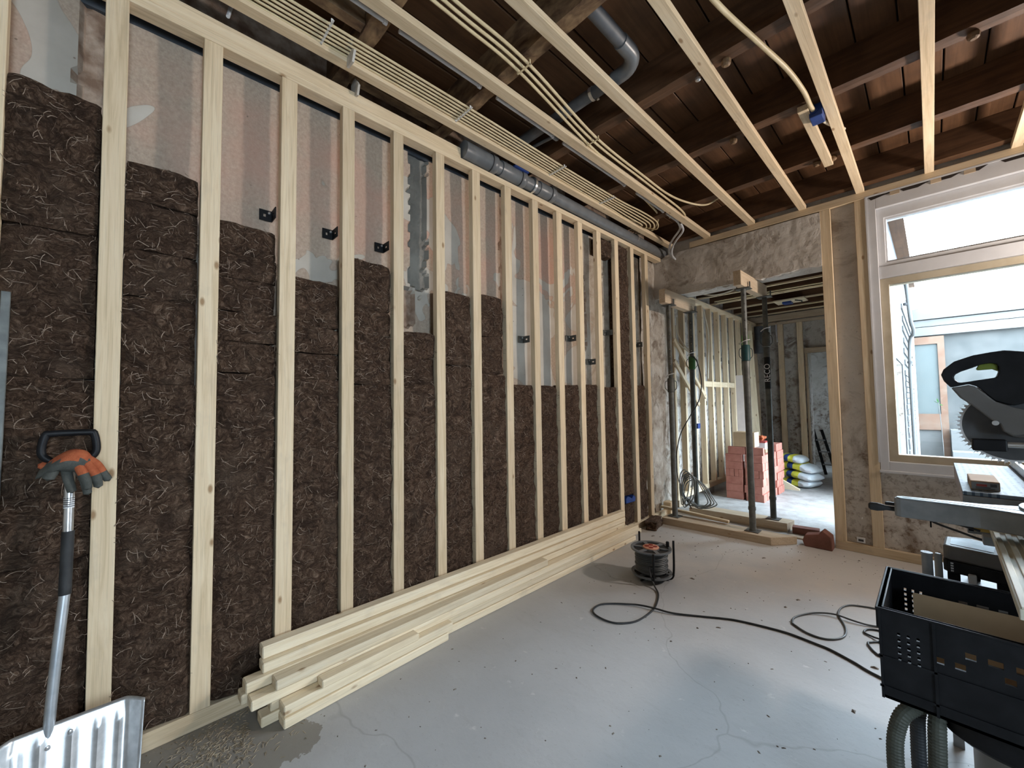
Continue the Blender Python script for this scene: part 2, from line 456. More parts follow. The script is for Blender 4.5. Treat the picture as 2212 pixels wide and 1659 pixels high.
t = NT('cement_bag_print')
v = t.coord((1, 1, 1), kind='Generated')
x_, y_, z_ = t.sep(v)
c = t.ramp(x_, [(0.0, (0.60, 0.64, 0.66)), (0.16, (0.62, 0.60, 0.06)), (0.30, (0.62, 0.60, 0.06)), (0.301, (0.02, 0.05, 0.20)), (0.46, (0.02, 0.05, 0.20)), (0.461, (0.64, 0.62, 0.07)), (0.66, (0.64, 0.62, 0.07)), (0.661, (0.60, 0.66, 0.70)), (1.0, (0.66, 0.69, 0.71))], 'CONSTANT')
t.bump(t.noise(t.coord((1, 1, 1)), 14, 4), 0.5, 0.02)
MAT['bag'] = t.fin(c, 0.55, 0, 0.4)


# ------------------------------------------------------------------ mesh helpers
class MB:
    def __init__(s):
        s.v, s.f, s.mi = [], [], []

    def add(s, vs, fs, mi=0):
        o = len(s.v)
        s.v += [tuple(p) for p in vs]
        s.f += [tuple(i + o for i in f) for f in fs]
        s.mi += [mi] * len(fs)
        return s

    def box(s, lo, hi, mat=None, mi=0):
        (x0, y0, z0), (x1, y1, z1) = lo, hi
        vs = [Vector(p) for p in ((x0, y0, z0), (x1, y0, z0), (x1, y1, z0), (x0, y1, z0), (x0, y0, z1), (x1, y0, z1), (x1, y1, z1), (x0, y1, z1))]
        if mat is not None:
            vs = [mat @ p for p in vs]
        return s.add(vs, [(0, 3, 2, 1), (4, 5, 6, 7), (0, 1, 5, 4), (1, 2, 6, 5), (2, 3, 7, 6), (3, 0, 4, 7)], mi)

    def tube(s, pts, r, n=10, closed=False, caps=True, mi=0):
        pts = [Vector(p) for p in pts]
        rs = r if isinstance(r, (list, tuple)) else [r] * len(pts)
        m = len(pts)
        tang = []
        for i in range(m):
            if closed:
                a, b = pts[i - 1], pts[(i + 1) % m]
            else:
                a, b = pts[max(0, i - 1)], pts[min(m - 1, i + 1)]
            d = b - a
            tang.append(d.normalized() if d.length > 1e-9 else Vector((0, 0, 1)))
        t0 = tang[0]
        u = Vector((0, 0, 1)) if abs(t0.z) < 0.9 else Vector((1, 0, 0))
        u = (u - t0 * u.dot(t0)).normalized()
        vs = []
        for i in range(m):
            u = u - tang[i] * u.dot(tang[i])
            u = u.normalized() if u.length > 1e-6 else tang[i].orthogonal().normalized()
            w = tang[i].cross(u)
            for k in range(n):
                a = 2 * PI * k / n
                vs.append(pts[i] + (u * math.cos(a) + w * math.sin(a)) * rs[i])
        fs = []
        for i in range(m if closed else m - 1):
            j = (i + 1) % m
            for k in range(n):
                k2 = (k + 1) % n
                fs.append((i * n + k, i * n + k2, j * n + k2, j * n + k))
        if caps and not closed:
            fs.append(tuple(range(n - 1, -1, -1)))
            fs.append(tuple((m - 1) * n + k for k in range(n)))
        return s.add(vs, fs, mi)

    def cyl(s, a, b, r, n=16, r2=None, mi=0):
        return s.tube([a, b], [r, r if r2 is None else r2], n, mi=mi)

    def lathe(s, prof, c=(0, 0, 0), n=28, axis='Z', mi=0, caps=True):
        vs, fs = [], []
        for (r, h) in prof:
            for k in range(n):
                a = 2 * PI * k / n
                p = (r * math.cos(a), r * math.sin(a), h)
                if axis == 'Y':
                    p = (p[0], h, p[1])
                elif axis == 'X':
                    p = (h, p[0], p[1])
                vs.append((p[0] + c[0], p[1] + c[1], p[2] + c[2]))
        for i in range(len(prof) - 1):
            for k in range(n):
                k2 = (k + 1) % n
                fs.append((i * n + k, i * n + k2, (i + 1) * n + k2, (i + 1) * n + k))
        if caps:
            fs.append(tuple(range(n - 1, -1, -1)))
            fs.append(tuple((len(prof) - 1) * n + k for k in range(n)))
        return s.add(vs, fs, mi)

    def prism(s, poly, a, b, plane='XZ', mi=0):
        """outline poly extruded between a and b along the remaining axis"""
        def P(u, w, h):
            return (u, h, w) if plane == 'XZ' else ((u, w, h) if plane == 'XY' else (h, u, w))
        n = len(poly)
        vs = [P(u, w, a) for u, w in poly] + [P(u, w, b) for u, w in poly]
        fs = [tuple(range(n)), tuple(range(2 * n - 1, n - 1, -1))] + [(i, (i + 1) % n, n + (i + 1) % n, n + i) for i in range(n)]
        return s.add(vs, fs, mi)

    def ring_prism(s, outer, inner, a, b, plane='XZ', mi=0):
        """plate with a hole: outlines with the same number of points"""
        def P(u, w, h):
            return (u, h, w) if plane == 'XZ' else ((u, w, h) if plane == 'XY' else (h, u, w))
        n = len(outer)
        vs = [P(*p, a) for p in outer] + [P(*p, a) for p in inner] + [P(*p, b) for p in outer] + [P(*p, b) for p in inner]
        fs = []
        for i in range(n):
            j = (i + 1) % n
            fs += [(i, j, n + j, n + i), (2 * n + j, 2 * n + i, 3 * n + i, 3 * n + j), (j, i, 2 * n + i, 2 * n + j), (n + i, n + j, 3 * n + j, 3 * n + i)]
        return s.add(vs, fs, mi)

    def panel(s, us, ws, hole, a, b, plane='XZ', mi=0):
        """slab between a and b with the cells for which hole(u, w) is true left open"""
        def P(u, w, h):
            return (u, h, w) if plane == 'XZ' else ((u, w, h) if plane == 'XY' else (h, u, w))
        nu, nw = len(us), len(ws)
        vs = [P(u, w, a) for u in us for w in ws] + [P(u, w, b) for u in us for w in ws]
        N = nu * nw
        solid = {}
        for i in range(nu - 1):
            for j in range(nw - 1):
                solid[i, j] = not hole((us[i] + us[i + 1]) / 2, (ws[j] + ws[j + 1]) / 2)
        fs = []
        for (i, j), ok in solid.items():
            if not ok:
                continue
            q = [i * nw + j, (i + 1) * nw + j, (i + 1) * nw + j + 1, i * nw + j + 1]
            fs.append(tuple(q))
            fs.append(tuple(N + k for k in reversed(q)))
            for (di, dj), (p0, p1) in (((-1, 0), (3, 0)), ((1, 0), (1, 2)), ((0, -1), (0, 1)), ((0, 1), (2, 3))):
                if not solid.get((i + di, j + dj), False):
                    fs.append((q[p1], q[p0], N + q[p0], N + q[p1]))
        used = sorted({k for f in fs for k in f})
        mp = {k: n for n, k in enumerate(used)}
        return s.add([vs[k] for k in used], [tuple(mp[k] for k in f) for f in fs], mi)

    def mesh(s, name, mats, smooth=False, off=(0, 0, 0)):
        me = bpy.data.meshes.new(name)
        ox, oy, oz = off
        me.from_pydata([(x - ox, y - oy, z - oz) for x, y, z in s.v], [], s.f)
        for m in (mats if isinstance(mats, (list, tuple)) else [mats]):
            me.materials.append(MAT[m] if isinstance(m, str) else m)
        if any(s.mi):
            me.polygons.foreach_set('material_index', s.mi)
        if smooth:
            me.polygons.foreach_set('use_smooth', [True] * len(me.polygons))
        import bmesh
        bm = bmesh.new()
        bm.from_mesh(me)
        bmesh.ops.recalc_face_normals(bm, faces=bm.faces)
        bm.to_mesh(me)
        bm.free()
        if smooth:
            try:
                me.set_sharp_from_angle(angle=R(42))
            except Exception:
                pass
        me.update()
        return me

    def build(s, name, mats, parent=None, smooth=False, bevel=0, origin=None):
        """vertices are given in world coordinates"""
        if origin is None:
            origin = parent.matrix_world.translation if parent else (0, 0, 0)
        me = s.mesh(name, mats, smooth, origin)
        o = bpy.data.objects.new(name, me)
        col.objects.link(o)
        if parent:
            o.parent = parent
            o.location = Vector(origin) - parent.matrix_world.translation
        else:
            o.location = origin
        o.matrix_world = Matrix.Translation(Vector(origin))
        if bevel:
            md = o.modifiers.new('edges', 'BEVEL')
            md.width = bevel
            md.segments = 2
            md.limit_method = 'ANGLE'
            md.angle_limit = R(40)
        return o


def tag(o, label=None, cat=None, group=None, kind=None):
    if label:
        o['label'] = label
    if cat:
        o['category'] = cat
    if group:
        o['group'] = group
    if kind:
        o['kind'] = kind
    return o


def thing(name, label, cat, loc=(0, 0, 0), group=None, kind=None):
    o = bpy.data.objects.new(name, None)
    o.empty_display_size = 0.05
    col.objects.link(o)
    o.location = loc
    o.matrix_world = Matrix.Translation(Vector(loc))
    return tag(o, label, cat, group, kind)


_tim = {}


def timber(name, p0, p1, w, h, mat='pine', parent=None, up=(0, 0, 1), bevel=0.002, notch=None):
    """board from p0 to p1 (centre line), w across, h along up; local x runs with the grain"""
    p0, p1 = Vector(p0), Vector(p1)
    d = p1 - p0
    L = d.length
    x = d.normalized()
    u = Vector(up)
    z = (u - x * u.dot(x)).normalized()
    y = z.cross(x)
    key = (round(L, 3), round(w, 4), round(h, 4), mat, bevel)
    if key not in _tim:
        _tim[key] = MB().box((0, -w / 2, -h / 2), (L, w / 2, h / 2)).mesh(name, mat)
    o = bpy.data.objects.new(name, _tim[key])
    col.objects.link(o)
    M = Matrix(((x.x, y.x, z.x, p0.x), (x.y, y.y, z.y, p0.y), (x.z, y.z, z.z, p0.z), (0, 0, 0, 1)))
    if parent:
        o.parent = parent
        o.matrix_local = Matrix.Translation(-parent.matrix_world.translation) @ M
    o.matrix_world = M
    if bevel:
        md = o.modifiers.new('edges', 'BEVEL')
        md.width = bevel
        md.segments = 1
    return o


def place(mesh, name, M, parent=None, bevel=0):
    o = bpy.data.objects.new(name, mesh)
    col.objects.link(o)
    if parent:
        o.parent = parent
        o.matrix_local = Matrix.Translation(-parent.matrix_world.translation) @ M
    o.matrix_world = M
    if bevel:
        md = o.modifiers.new('edges', 'BEVEL')
        md.width = bevel
        md.segments = 1
    return o


def spline(pts, n=8, closed=False):
    """Catmull-Rom through the points"""
    pts = [Vector(p) for p in pts]
    out = []
    m = len(pts)
    rng = m if closed else m - 1
    for i in range(rng):
        if closed:
            a, b, c, d = pts[i - 1], pts[i], pts[(i + 1) % m], pts[(i + 2) % m]
        else:
            a, b, c, d = pts[max(0, i - 1)], pts[i], pts[i + 1], pts[min(m - 1, i + 2)]
        for k in range(n):
            s = k / n
            out.append(0.5 * ((2 * b) + (c - a) * s + (2 * a - 5 * b + 4 * c - d) * s * s + (3 * b - a - 3 * c + d) * s ** 3))
    if not closed:
        out.append(pts[-1])
    return out


def ordinal(i):
    return ['first', 'second', 'third', 'fourth', 'fifth', 'sixth', 'seventh', 'eighth', 'ninth', 'tenth', 'eleventh', 'twelfth', 'thirteenth', 'fourteenth', 'fifteenth', 'sixteenth', 'seventeenth', 'eighteenth'][i]


def frange(a, b, step):
    n = max(1, int(round((b - a) / step)))
    return [a + (b - a) * i / n for i in range(n + 1)]


# ================================================================== THE SETTING
X0, XR, YB, YW = -0.13, 4.60, -2.2, 4.69        # plaster face, right wall, back wall, end wall face

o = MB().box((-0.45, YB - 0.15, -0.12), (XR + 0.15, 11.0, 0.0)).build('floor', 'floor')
tag(o, kind='structure')

# ---- left wall: masonry with a layer of plaster, broken away in places
wl = thing('wall_left', None, None, (X0, 1.2, 0), kind='structure')
MB().box((-0.45, YB, 0), (-0.172, 4.93, 3.45)).build('masonry', 'brickbase', wl)
holes = [  # (y, z, half width, half height): plaster hacked off
    (1.385, 2.66, 0.062, 0.50), (2.165, 2.55, 0.045, 0.55), (2.17, 1.75, 0.03, 0.25), (-0.12, 2.88, 0.05, 0.33),
    (1.30, 1.98, 0.05, 0.12), (3.20, 2.2, 0.05, 0.35), (2.86, 1.9, 0.03, 0.3), (3.50, 2.45, 0.05, 0.2)]


def broken(y, z):
    w = noise.noise(Vector((y * 9, z * 9, 3.1))) * 0.5 + noise.noise(Vector((y * 28, z * 28, 7.7))) * 0.3
    for hy, hz, a, b in holes:
        d = max(abs(y - hy) / a, abs(z - hz) / b)
        if d + w * 0.75 < 1.0:
            return True
    return False


ys, zs = frange(-1.0, 4.60, 0.018), frange(0.0, 3.02, 0.02)
vsx, fcs, mis = [], [], []
cache = {}
for i, y in enumerate(ys):
    for j, z in enumerate(zs):
        b = z > 1.2 and broken(y, z)
        cache[i, j] = b
        n1_ = noise.noise(Vector((y * 2.5, z * 2.5, 1))) * 0.006 + noise.noise(Vector((y * 11, z * 11, 4))) * 0.0022
        if b:
            n1_ += -0.030 + noise.noise(Vector((y * 30, z * 24, 9))) * 0.009
        vsx.append((X0 + n1_, y, z))
nz_ = len(zs)
for i in range(len(ys) - 1):
    for j in range(len(zs) - 1):
        fcs.append((i * nz_ + j, (i + 1) * nz_ + j, (i + 1) * nz_ + j + 1, i * nz_ + j + 1))
        q = sum((cache[i, j], cache[i + 1, j], cache[i + 1, j + 1], cache[i, j + 1]))
        mis.append((1 if abs(ys[i] - 1.385) < 0.12 and zs[j] > 2.08 else 2) if q >= 2 else 0)
m = MB()
m.v, m.f, m.mi = vsx, fcs, mis
m.build('plaster', ['plaster', 'cement', 'brickbase'], wl)
m = MB().box((-0.172, YB, 3.02), (-0.14, 4.6, 3.2))
m.build('dark_strip', 'membrane', wl)  # dark blue-grey strip above the top of the plaster
m = MB().box((-0.172, YB, 0), (X0, -1.0, 3.02))
m.build('plaster', 'plaster', wl)
# whitewashed brick reveal where the old wall ends at the opening
rev = MB()
yy = frange(4.30, 4.93, 0.03)
zz = frange(0.0, 3.2, 0.04)
V_, F_ = [], []
for y in yy:
    for z in zz:
        V_.append((-0.105 + 0.016 * noise.noise(Vector((y * 8, z * 5, 2))) + 0.006 * noise.noise(Vector((y * 30, z * 30, 5))), y, z))
nn = len(zz)
for i in range(len(yy) - 1):
    for j in range(nn - 1):
        F_.append((i * nn + j, (i + 1) * nn + j, (i + 1) * nn + j + 1, i * nn + j + 1))
rev.add(V_, F_)
rev.box((-0.30, 4.90, 0), (-0.105, 4.935, 3.2))
rev.build('brick_reveal', 'whitewash', wl)

# ---- end wall with the opening to the far room and the window
we = thing('wall_front', None, None, (1.5, YW, 0), kind='structure')
DX0, DX1, DZ = -0.12, 1.55, 2.60
WX0, WX1, WZ0, WZ1 = 1.868, 4.20, 0.735, 3.10


def wall_hole(x, z):
    return (DX0 < x < DX1 and z < DZ) or (WX0 < x < 3.03 and WZ0 < z < WZ1) or (3.03 < x < WX1 and z < WZ1)


MB().panel([-0.45, DX0, DX1, WX0, 3.03, WX1, XR + 0.15], [0, WZ0, DZ, WZ1, 3.60], wall_hole, YW, 4.93).build('masonry', 'endwall', we)
# flaking plaster face on the header and beside the opening
V_, F_, mm = [], [], []
xs_, zz = frange(-0.11, 1.54, 0.02), frange(2.56, 3.09, 0.02)
bot = lambda x: 2.585 + 0.018 * noise.noise(Vector((x * 4, 0, 3))) + 0.010 * noise.noise(Vector((x * 15, 0, 8)))
for x in xs_:
    b0 = bot(x)
    for z in zz:
        zc = max(z, b0)
        V_.append((x, YW - 0.022 - 0.008 * noise.noise(Vector((x * 4, zc * 4, 5))) - 0.003 * noise.noise(Vector((x * 18, zc * 18, 6))), zc))
nn = len(zz)
for i in range(len(xs_) - 1):
    for j in range(nn - 1):
        if zz[j + 1] > min(bot(xs_[i]), bot(xs_[i + 1])):
            F_.append((i * nn + j, (i + 1) * nn + j, (i + 1) * nn + j + 1, i * nn + j + 1))
hp = MB().add(V_, F_)
o = hp.build('header_plaster', 'endwall', we)
md = o.modifiers.new('thick', 'SOLIDIFY')
md.thickness = 0.022
md.offset = -1
# broken lumps along the lower edge of the header
rnd = random.Random(4)
lm = MB()
x = -0.05
while x < 1.5:
    w = rnd.uniform(0.05, 0.14)
    if rnd.random() < 0.8 and not (0.12 < x < 0.25 or 0.82 < x < 0.96):
        k = rnd.uniform(0.012, 0.035)
        pts = [(x, 2.60), (x + w * 0.1, 2.60 - k * 0.7), (x + w * 0.4, 2.60 - k), (x + w * 0.75, 2.60 - k * rnd.uniform(0.4, 1.0)), (x + w, 2.60)]
        lm.prism(pts, YW - 0.018, YW + 0.06)
    x += w * rnd.uniform(0.8, 1.1)
lm.build('broken_edge', 'headeredge', we)

# ---- right and back walls (outside the picture)
SY0, SY1, SZ0, SZ1 = -0.55, 0.35, 0.75, 2.35
wr = MB().panel([YB, SY0, SY1, 4.93], [0, SZ0, SZ1, 3.6], lambda y, z: SY0 < y < SY1 and SZ0 < z < SZ1, XR, XR + 0.15, 'YZ').build('wall_right', 'plainwall')
tag(wr, kind='structure')
w2 = thing('added_window', None, None, (XR, -0.1, SZ0), kind='structure')  # unseen window, added as fill light for the near left wall
MB().panel([SY0, SY0 + 0.06, SY1 - 0.06, SY1], [SZ0, SZ0 + 0.06, SZ1 - 0.06, SZ1], lambda y, z: SY0 + 0.06 < y < SY1 - 0.06 and SZ0 + 0.06 < z < SZ1 - 0.06, XR + 0.05, XR + 0.11, 'YZ').build('window_frame', 'paint_grey', w2)
MB().box((XR + 0.078, SY0 + 0.05, SZ0 + 0.05), (XR + 0.084, SY1 - 0.05, SZ1 - 0.05)).build('pane', 'glass', w2)
wb = MB().box((-0.45, YB - 0.15, 0), (XR + 0.15, YB, 3.6)).build('wall_back', 'plainwall')
tag(wb, kind='structure')

# ---- ceiling of the room: planks across old joists, with pine battens below
ce = thing('ceiling', None, None, (2.0, 1.2, 3.2), kind='structure')
MB().box((-0.45, YB - 0.15, 3.46), (XR + 0.15, 4.93, 3.60)).build('floor_above', 'void', ce)
pw = 0.178
i = 0
x = -0.16
pm = {}
while x < XR:
    dz = random.Random(i).uniform(-0.003, 0.003)
    if 'p' not in pm:
        pm['p'] = MB().box((-pw / 2 + 0.004, -3.45, 0), (pw / 2 - 0.004, 3.45, 0.03)).mesh('plank', 'plank')
    place(pm['p'], 'plank', Matrix.Translation((x + pw / 2, (YB + YW) / 2, 3.415 + dz)), ce, 0.003)
    x += pw
    i += 1
for yf, mt in ((-1.44, 'joist'), (-0.66, 'joist'), (0.10, 'joist'), (0.89, 'joist_rough'), (1.565, 'joist_rough'), (2.34, 'joist'), (3.10, 'joist'), (3.89, 'joist'), (4.64, 'joist')):
    jm = MB()
    L = XR + 0.3
    n = 60
    vs_, fs_ = [], []
    rr = 0.004 if mt == 'joist' else 0.010
    for k in range(n + 1):
        xx = -0.17 + L * k / n
        for (yy_, zz_) in ((-0.085, 3.415), (-0.085, 3.203), (-0.045, 3.200), (0, 3.203), (0, 3.415)):
            q = Vector((xx * 7, yy_ * 30 + yf, zz_ * 6))
            a = noise.noise(q) * rr if zz_ < 3.4 else 0
            vs_.append((xx, yf + yy_ + a, zz_ + abs(noise.noise(q + Vector((5, 1, 2)))) * rr * (1 if zz_ < 3.4 else 0)))
    for k in range(n):
        for j in range(4):
            fs_.append((k * 5 + j, (k + 1) * 5 + j, (k + 1) * 5 + j + 1, k * 5 + j + 1))
    jm.add(vs_, fs_)
    jm.build('joist', mt, ce, origin=(-0.17, yf, 3.2))
# noggings between the joists near the left wall
for (xa, ya, yb_) in ((0.33, 0.10, 0.805), (-0.02, 0.89, 1.48)):
    timber('nogging', (xa, ya, 3.26), (xa, yb_, 3.26), 0.06, 0.10, 'joist_rough', ce)
for xc, w in ((0.118, 0.062), (0.533, 0.068), (0.975, 0.064), (1.412, 0.058), (1.832, 0.057), (2.256, 0.054), (2.70, 0.056), (3.13, 0.056), (3.56, 0.056), (3.99, 0.056), (4.42, 0.056)):
    timber('batten', (xc + (0.0 if xc > 0.2 else -0.012), YB, 3.180), (xc, 4.665, 3.180), w, 0.038, 'pine', ce)
timber('batten', (1.712, 3.02, 3.172), (1.718, 3.905, 3.172), 0.055, 0.036, 'pine', ce)
MB().box((1.40, 3.895, 3.40), (1.99, 4.02, 3.414)).build('dark_gap_sheet', 'void', ce)  # dark sheet standing in for the darkness of a ceiling opening
# old plaster drips on the joists
rnd = random.Random(9)
dm = MB()
for (x, y) in ((1.50, 2.315), (1.30, 3.07), (1.65, 3.86), (0.95, 2.30), (2.42, 3.07), (1.75, 3.86)):
    vs_ = []
    for k in range(24):
        pass
    dm.lathe([(0.012, 3.165), (0.022, 3.172), (0.026, 3.19), (0.02, 3.205)], (x, y, 0), 10)
dm.build('plaster_drip', 'joist_rough', ce)
# broken plaster tongue hanging from the joist
MB().prism([(0.14, 3.13), (0.21, 3.12), (0.235, 3.17), (0.19, 3.2), (0.20, 3.26), (0.15, 3.25)], 0.80, 0.812).build('plaster_scrap', 'headeredge', ce)
MB().prism([(-0.05, 3.12), (0.03, 3.10), (0.05, 3.15), (0.0, 3.22), (-0.05, 3.2)], 0.90, 0.912).build('plaster_scrap', 'headeredge', ce)

# ---- window in the end wall
w1 = thing('window_1', None, None, (2.68, YW, WZ0), kind='structure')
FY0, FY1 = 4.655, 4.80
f_ = MB()
f_.box((WX0, FY0, WZ0), (1.925, FY1, WZ1))
f_.box((2.97, FY0, 0.81), (3.03, FY1, 2.985))
f_.box((1.925, FY0, 2.985), (3.03, FY1, WZ1))
f_.box((1.925, FY0, WZ0), (3.03, FY1, 0.81))
f_.build('window_frame', 'paint_grey', w1, bevel=0.003)
xa, xb_ = 1.925, 2.97
MB().box((xa, 4.668, 2.375), (xb_, FY1, 2.475)).build('transom', 'paint_grey', w1, bevel=0.004)
b_ = MB()
b_.panel([xa, xa + 0.047, xb_ - 0.05, xb_], [2.475, 2.515, 2.905, 2.985], lambda u, w: xa + 0.047 < u < xb_ - 0.05 and 2.515 < w < 2.905, 4.695, 4.79)
b_.panel([xa + 0.02, xa + 0.06, xb_ - 0.065, xb_ - 0.02], [2.49, 2.53, 2.89, 2.95], lambda u, w: xa + 0.06 < u < xb_ - 0.065 and 2.53 < w < 2.89, 4.715, 4.79)
b_.build('fanlight_sash', 'paint_white', w1, bevel=0.003)
b_ = MB()
b_.panel([xa, xa + 0.057, xb_ - 0.055, xb_], [0.81, 0.868, 2.318, 2.375], lambda u, w: xa + 0.057 < u < xb_ - 0.055 and 0.868 < w < 2.318, 4.70, 4.80)
b_.build('bare_rebate', 'paint_tan', w1, bevel=0.003)
MB().box((xa + 0.04, 4.742, 2.50), (xb_ - 0.04, 4.747, 2.915)).build('pane', 'glass', w1)
MB().box((xa + 0.05, 4.742, 0.86), (xb_ - 0.045, 4.747, 2.325)).build('pane', 'glass', w1)
# unseen glazed door beside the window, added to light the floor there
d2 = thing('added_door', None, None, (3.6, YW, 0), kind='structure')
MB().panel([3.03, 3.09, 4.14, WX1], [0, 0.06, 2.42, 2.48, 3.04, WZ1], lambda u, w: 3.09 < u < 4.14 and (0.06 < w < 2.42 or 2.48 < w < 3.04), FY0, FY1).build('door_frame', 'paint_grey', d2, bevel=0.003)
MB().box((3.085, 4.742, 0.055), (4.145, 4.747, 2.425)).build('pane', 'glass', d2)
MB().box((3.085, 4.742, 2.475), (4.145, 4.747, 3.045)).build('pane', 'glass', d2)
# white bead around the frame and the packers over the head
b_ = MB()
b_.box((1.858, 4.645, 0.80), (1.868, 4.67, 3.105))
b_.box((1.858, 4.645, 3.10), (3.03, 4.67, 3.112))
b_.build('bead', 'paint_white', w1)
for x in (2.02, 2.26, 2.44, 2.75):
    MB().box((x, 4.648, 3.068), (x + 0.06, 4.66, 3.098)).build('packer', 'pine_dusty', w1)
m = MB()
rnd = random.Random(2)
x = 1.88
while x < 3.3:
    w = rnd.uniform(0.06, 0.2)
    m.prism([(x, 3.099), (x + 0.02, 3.099 - rnd.uniform(0.012, 0.03)), (x + w * 0.6, 3.099 - rnd.uniform(0.01, 0.035)), (x + w, 3.099)], 4.6515, 4.656)
    x += w * rnd.uniform(1.0, 1.5)
m.build('sealant_gap', 'void', w1)
MB().box((1.862, 4.64, 0.715), (3.03, 4.83, 0.737)).build('sill', 'paint_grey', w1, bevel=0.004)

# ---- pine framing of the end wall
fe = thing('timber_wall_frame', 'pale pine studs, rail and sole plate fixed to the grimy end wall beside the window', 'frame', (1.54, 4.67, 0))
timber('sole_plate', (1.54, 4.668, 0.037), (3.02, 4.668, 0.037), 0.042, 0.072, 'pine', fe)
timber('stud', (1.579, 4.671, 0.074), (1.577, 4.671, 3.10), 0.04, 0.078, 'pine', fe, up=(1, 0, 0))
timber('stud', (1.830, 4.671, 0.074), (1.822, 4.671, 3.10), 0.04, 0.072, 'pine', fe, up=(1, 0, 0))
timber('rail', (0.335, 4.668, 3.135), (4.5, 4.668, 3.135), 0.044, 0.066, 'pine', fe)
MB().box((1.69, 4.64, 0.093), (1.745, 4.652, 0.135)).build('label', 'label_white', fe)
MB().box((1.70, 4.6385, 0.103), (1.735, 4.6405, 0.122)).build('label_print', 'ink', fe)

# ---- far room
wfl = MB().box((-0.60, 4.93, 0), (-0.26, 9.2, 3.2)).build('wall_far_left', 'farwall')
tag(wfl, kind='structure')
wfr = MB().panel([4.93, 5.6, 6.9, 9.2], [0, 0.25, 1.75, 3.2], lambda y, z: 5.6 < y < 6.9 and 0.25 < z < 1.75, 1.78, 1.95, 'YZ').build('wall_far_right', 'farwall')
tag(wfr, kind='structure')
we2 = MB().panel([-0.6, 0.70, 1.60, 1.95], [0, 2.22, 3.2], lambda x, z: 0.70 < x < 1.60 and z < 2.22, 8.76, 8.98).build('wall_far_end', 'farwall')
tag(we2, kind='structure')
wst = MB().panel([0.30, 2.0], [0, 3.2], lambda x, z: False, 10.6, 10.8)
wst.box((0.15, 8.98, 0), (0.30, 10.8, 3.2)).box((0.15, 8.98, 2.9), (2.0, 10.8, 3.1))
wst.panel([9.2, 9.35, 9.6, 10.8], [0, 0.7, 2.3, 3.2], lambda y, z: 9.35 < y < 9.6 and 0.7 < z < 2.3, 1.78, 1.95, 'YZ')  # unseen opening in this side, added to light the store room
o = wst.build('wall_store_end', 'farwall')
tag(o, kind='structure')
cf = thing('ceiling', None, None, (0.8, 7, 2.9), kind='structure')
MB().box((-0.6, 4.93, 3.14), (1.95, 9.2, 3.3)).build('floor_above', 'void', cf)
x = -0.58
fpl = MB().box((-0.09, -2.05, 0), (0.09, 2.05, 0.03)).mesh('plank', 'plank')
while x < 1.9:
    place(fpl, 'plank', Matrix.Translation((x + 0.095, 7.05, 3.105)), cf)
    x += 0.19
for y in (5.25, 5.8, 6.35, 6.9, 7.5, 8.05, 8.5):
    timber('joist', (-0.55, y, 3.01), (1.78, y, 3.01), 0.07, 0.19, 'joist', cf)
    timber('batten', (-0.3, y, 2.905), (1.78, y, 2.905), 0.04, 0.022, 'pine', cf)  # pale strips standing in for the lit lower edges of the joists
timber('rim_board', (-0.25, 8.66, 2.84), (1.78, 8.66, 2.84), 0.04, 0.12, 'pine_dusty', cf)

ff = thing('timber_stud_frame', 'pine stud frame along the left side of the far room behind the props', 'frame', (-0.1, 6.7, 0.09))
timber('sole_plate', (-0.09, 5.02, 0.125), (-0.09, 8.6, 0.125), 0.07, 0.07, 'pine', ff)
timber('top_plate', (-0.09, 5.0, 2.745), (-0.09, 8.6, 2.745), 0.07, 0.06, 'pine', ff)
for y in (5.05, 5.36, 5.68, 6.0, 6.32, 6.64, 6.97, 7.30, 7.63, 7.96, 8.29, 8.55):
    timber('stud', (-0.09, y, 0.16), (-0.09, y, 2.715), 0.07, 0.05, 'pine', ff, up=(0, 1, 0))
timber('nogging', (-0.09, 6.03, 1.58), (-0.09, 7.27, 1.58), 0.06, 0.08, 'pine', ff)
MB().box((-0.13, 5.05, 0), (-0.06, 5.20, 0.088)).build('packing_block', 'pine_dusty', ff)
MB().box((-0.13, 6.05, 0), (-0.06, 6.22, 0.088)).build('packing_block', 'grey_plastic', ff)
MB().box((-0.13, 8.2, 0), (-0.06, 8.4, 0.088)).build('packing_block', 'pine_dusty', ff)
fg = thing('timber_stud_frame', 'pine stud frame across the back wall of the far room', 'frame', (0.5, 8.66, 0))
timber('top_plate', (-0.2, 8.66, 2.735), (1.76, 8.66, 2.735), 0.045, 0.05, 'pine_dusty', fg)
for x, z0 in ((-0.15, 0), (0.315, 0), (0.607, 0), (1.30, 0)):
    timber('stud', (x, 8.66, z0), (x, 8.66, 2.71), 0.045, 0.085, 'pine', fg, up=(1, 0, 0))
timber('door_head', (0.66, 8.66, 2.19), (1.60, 8.66, 2.19), 0.045, 0.09, 'pine_dusty', fg)
timber('stud', (0.675, 8.74, 0), (0.675, 8.74, 2.2), 0.1, 0.03, 'pine_dusty', fg, up=(1, 0, 0))
timber('stud', (0.95, 9.15, 0), (0.95, 9.15, 2.6), 0.045, 0.085, 'pine_dusty', fg, up=(1, 0, 0))

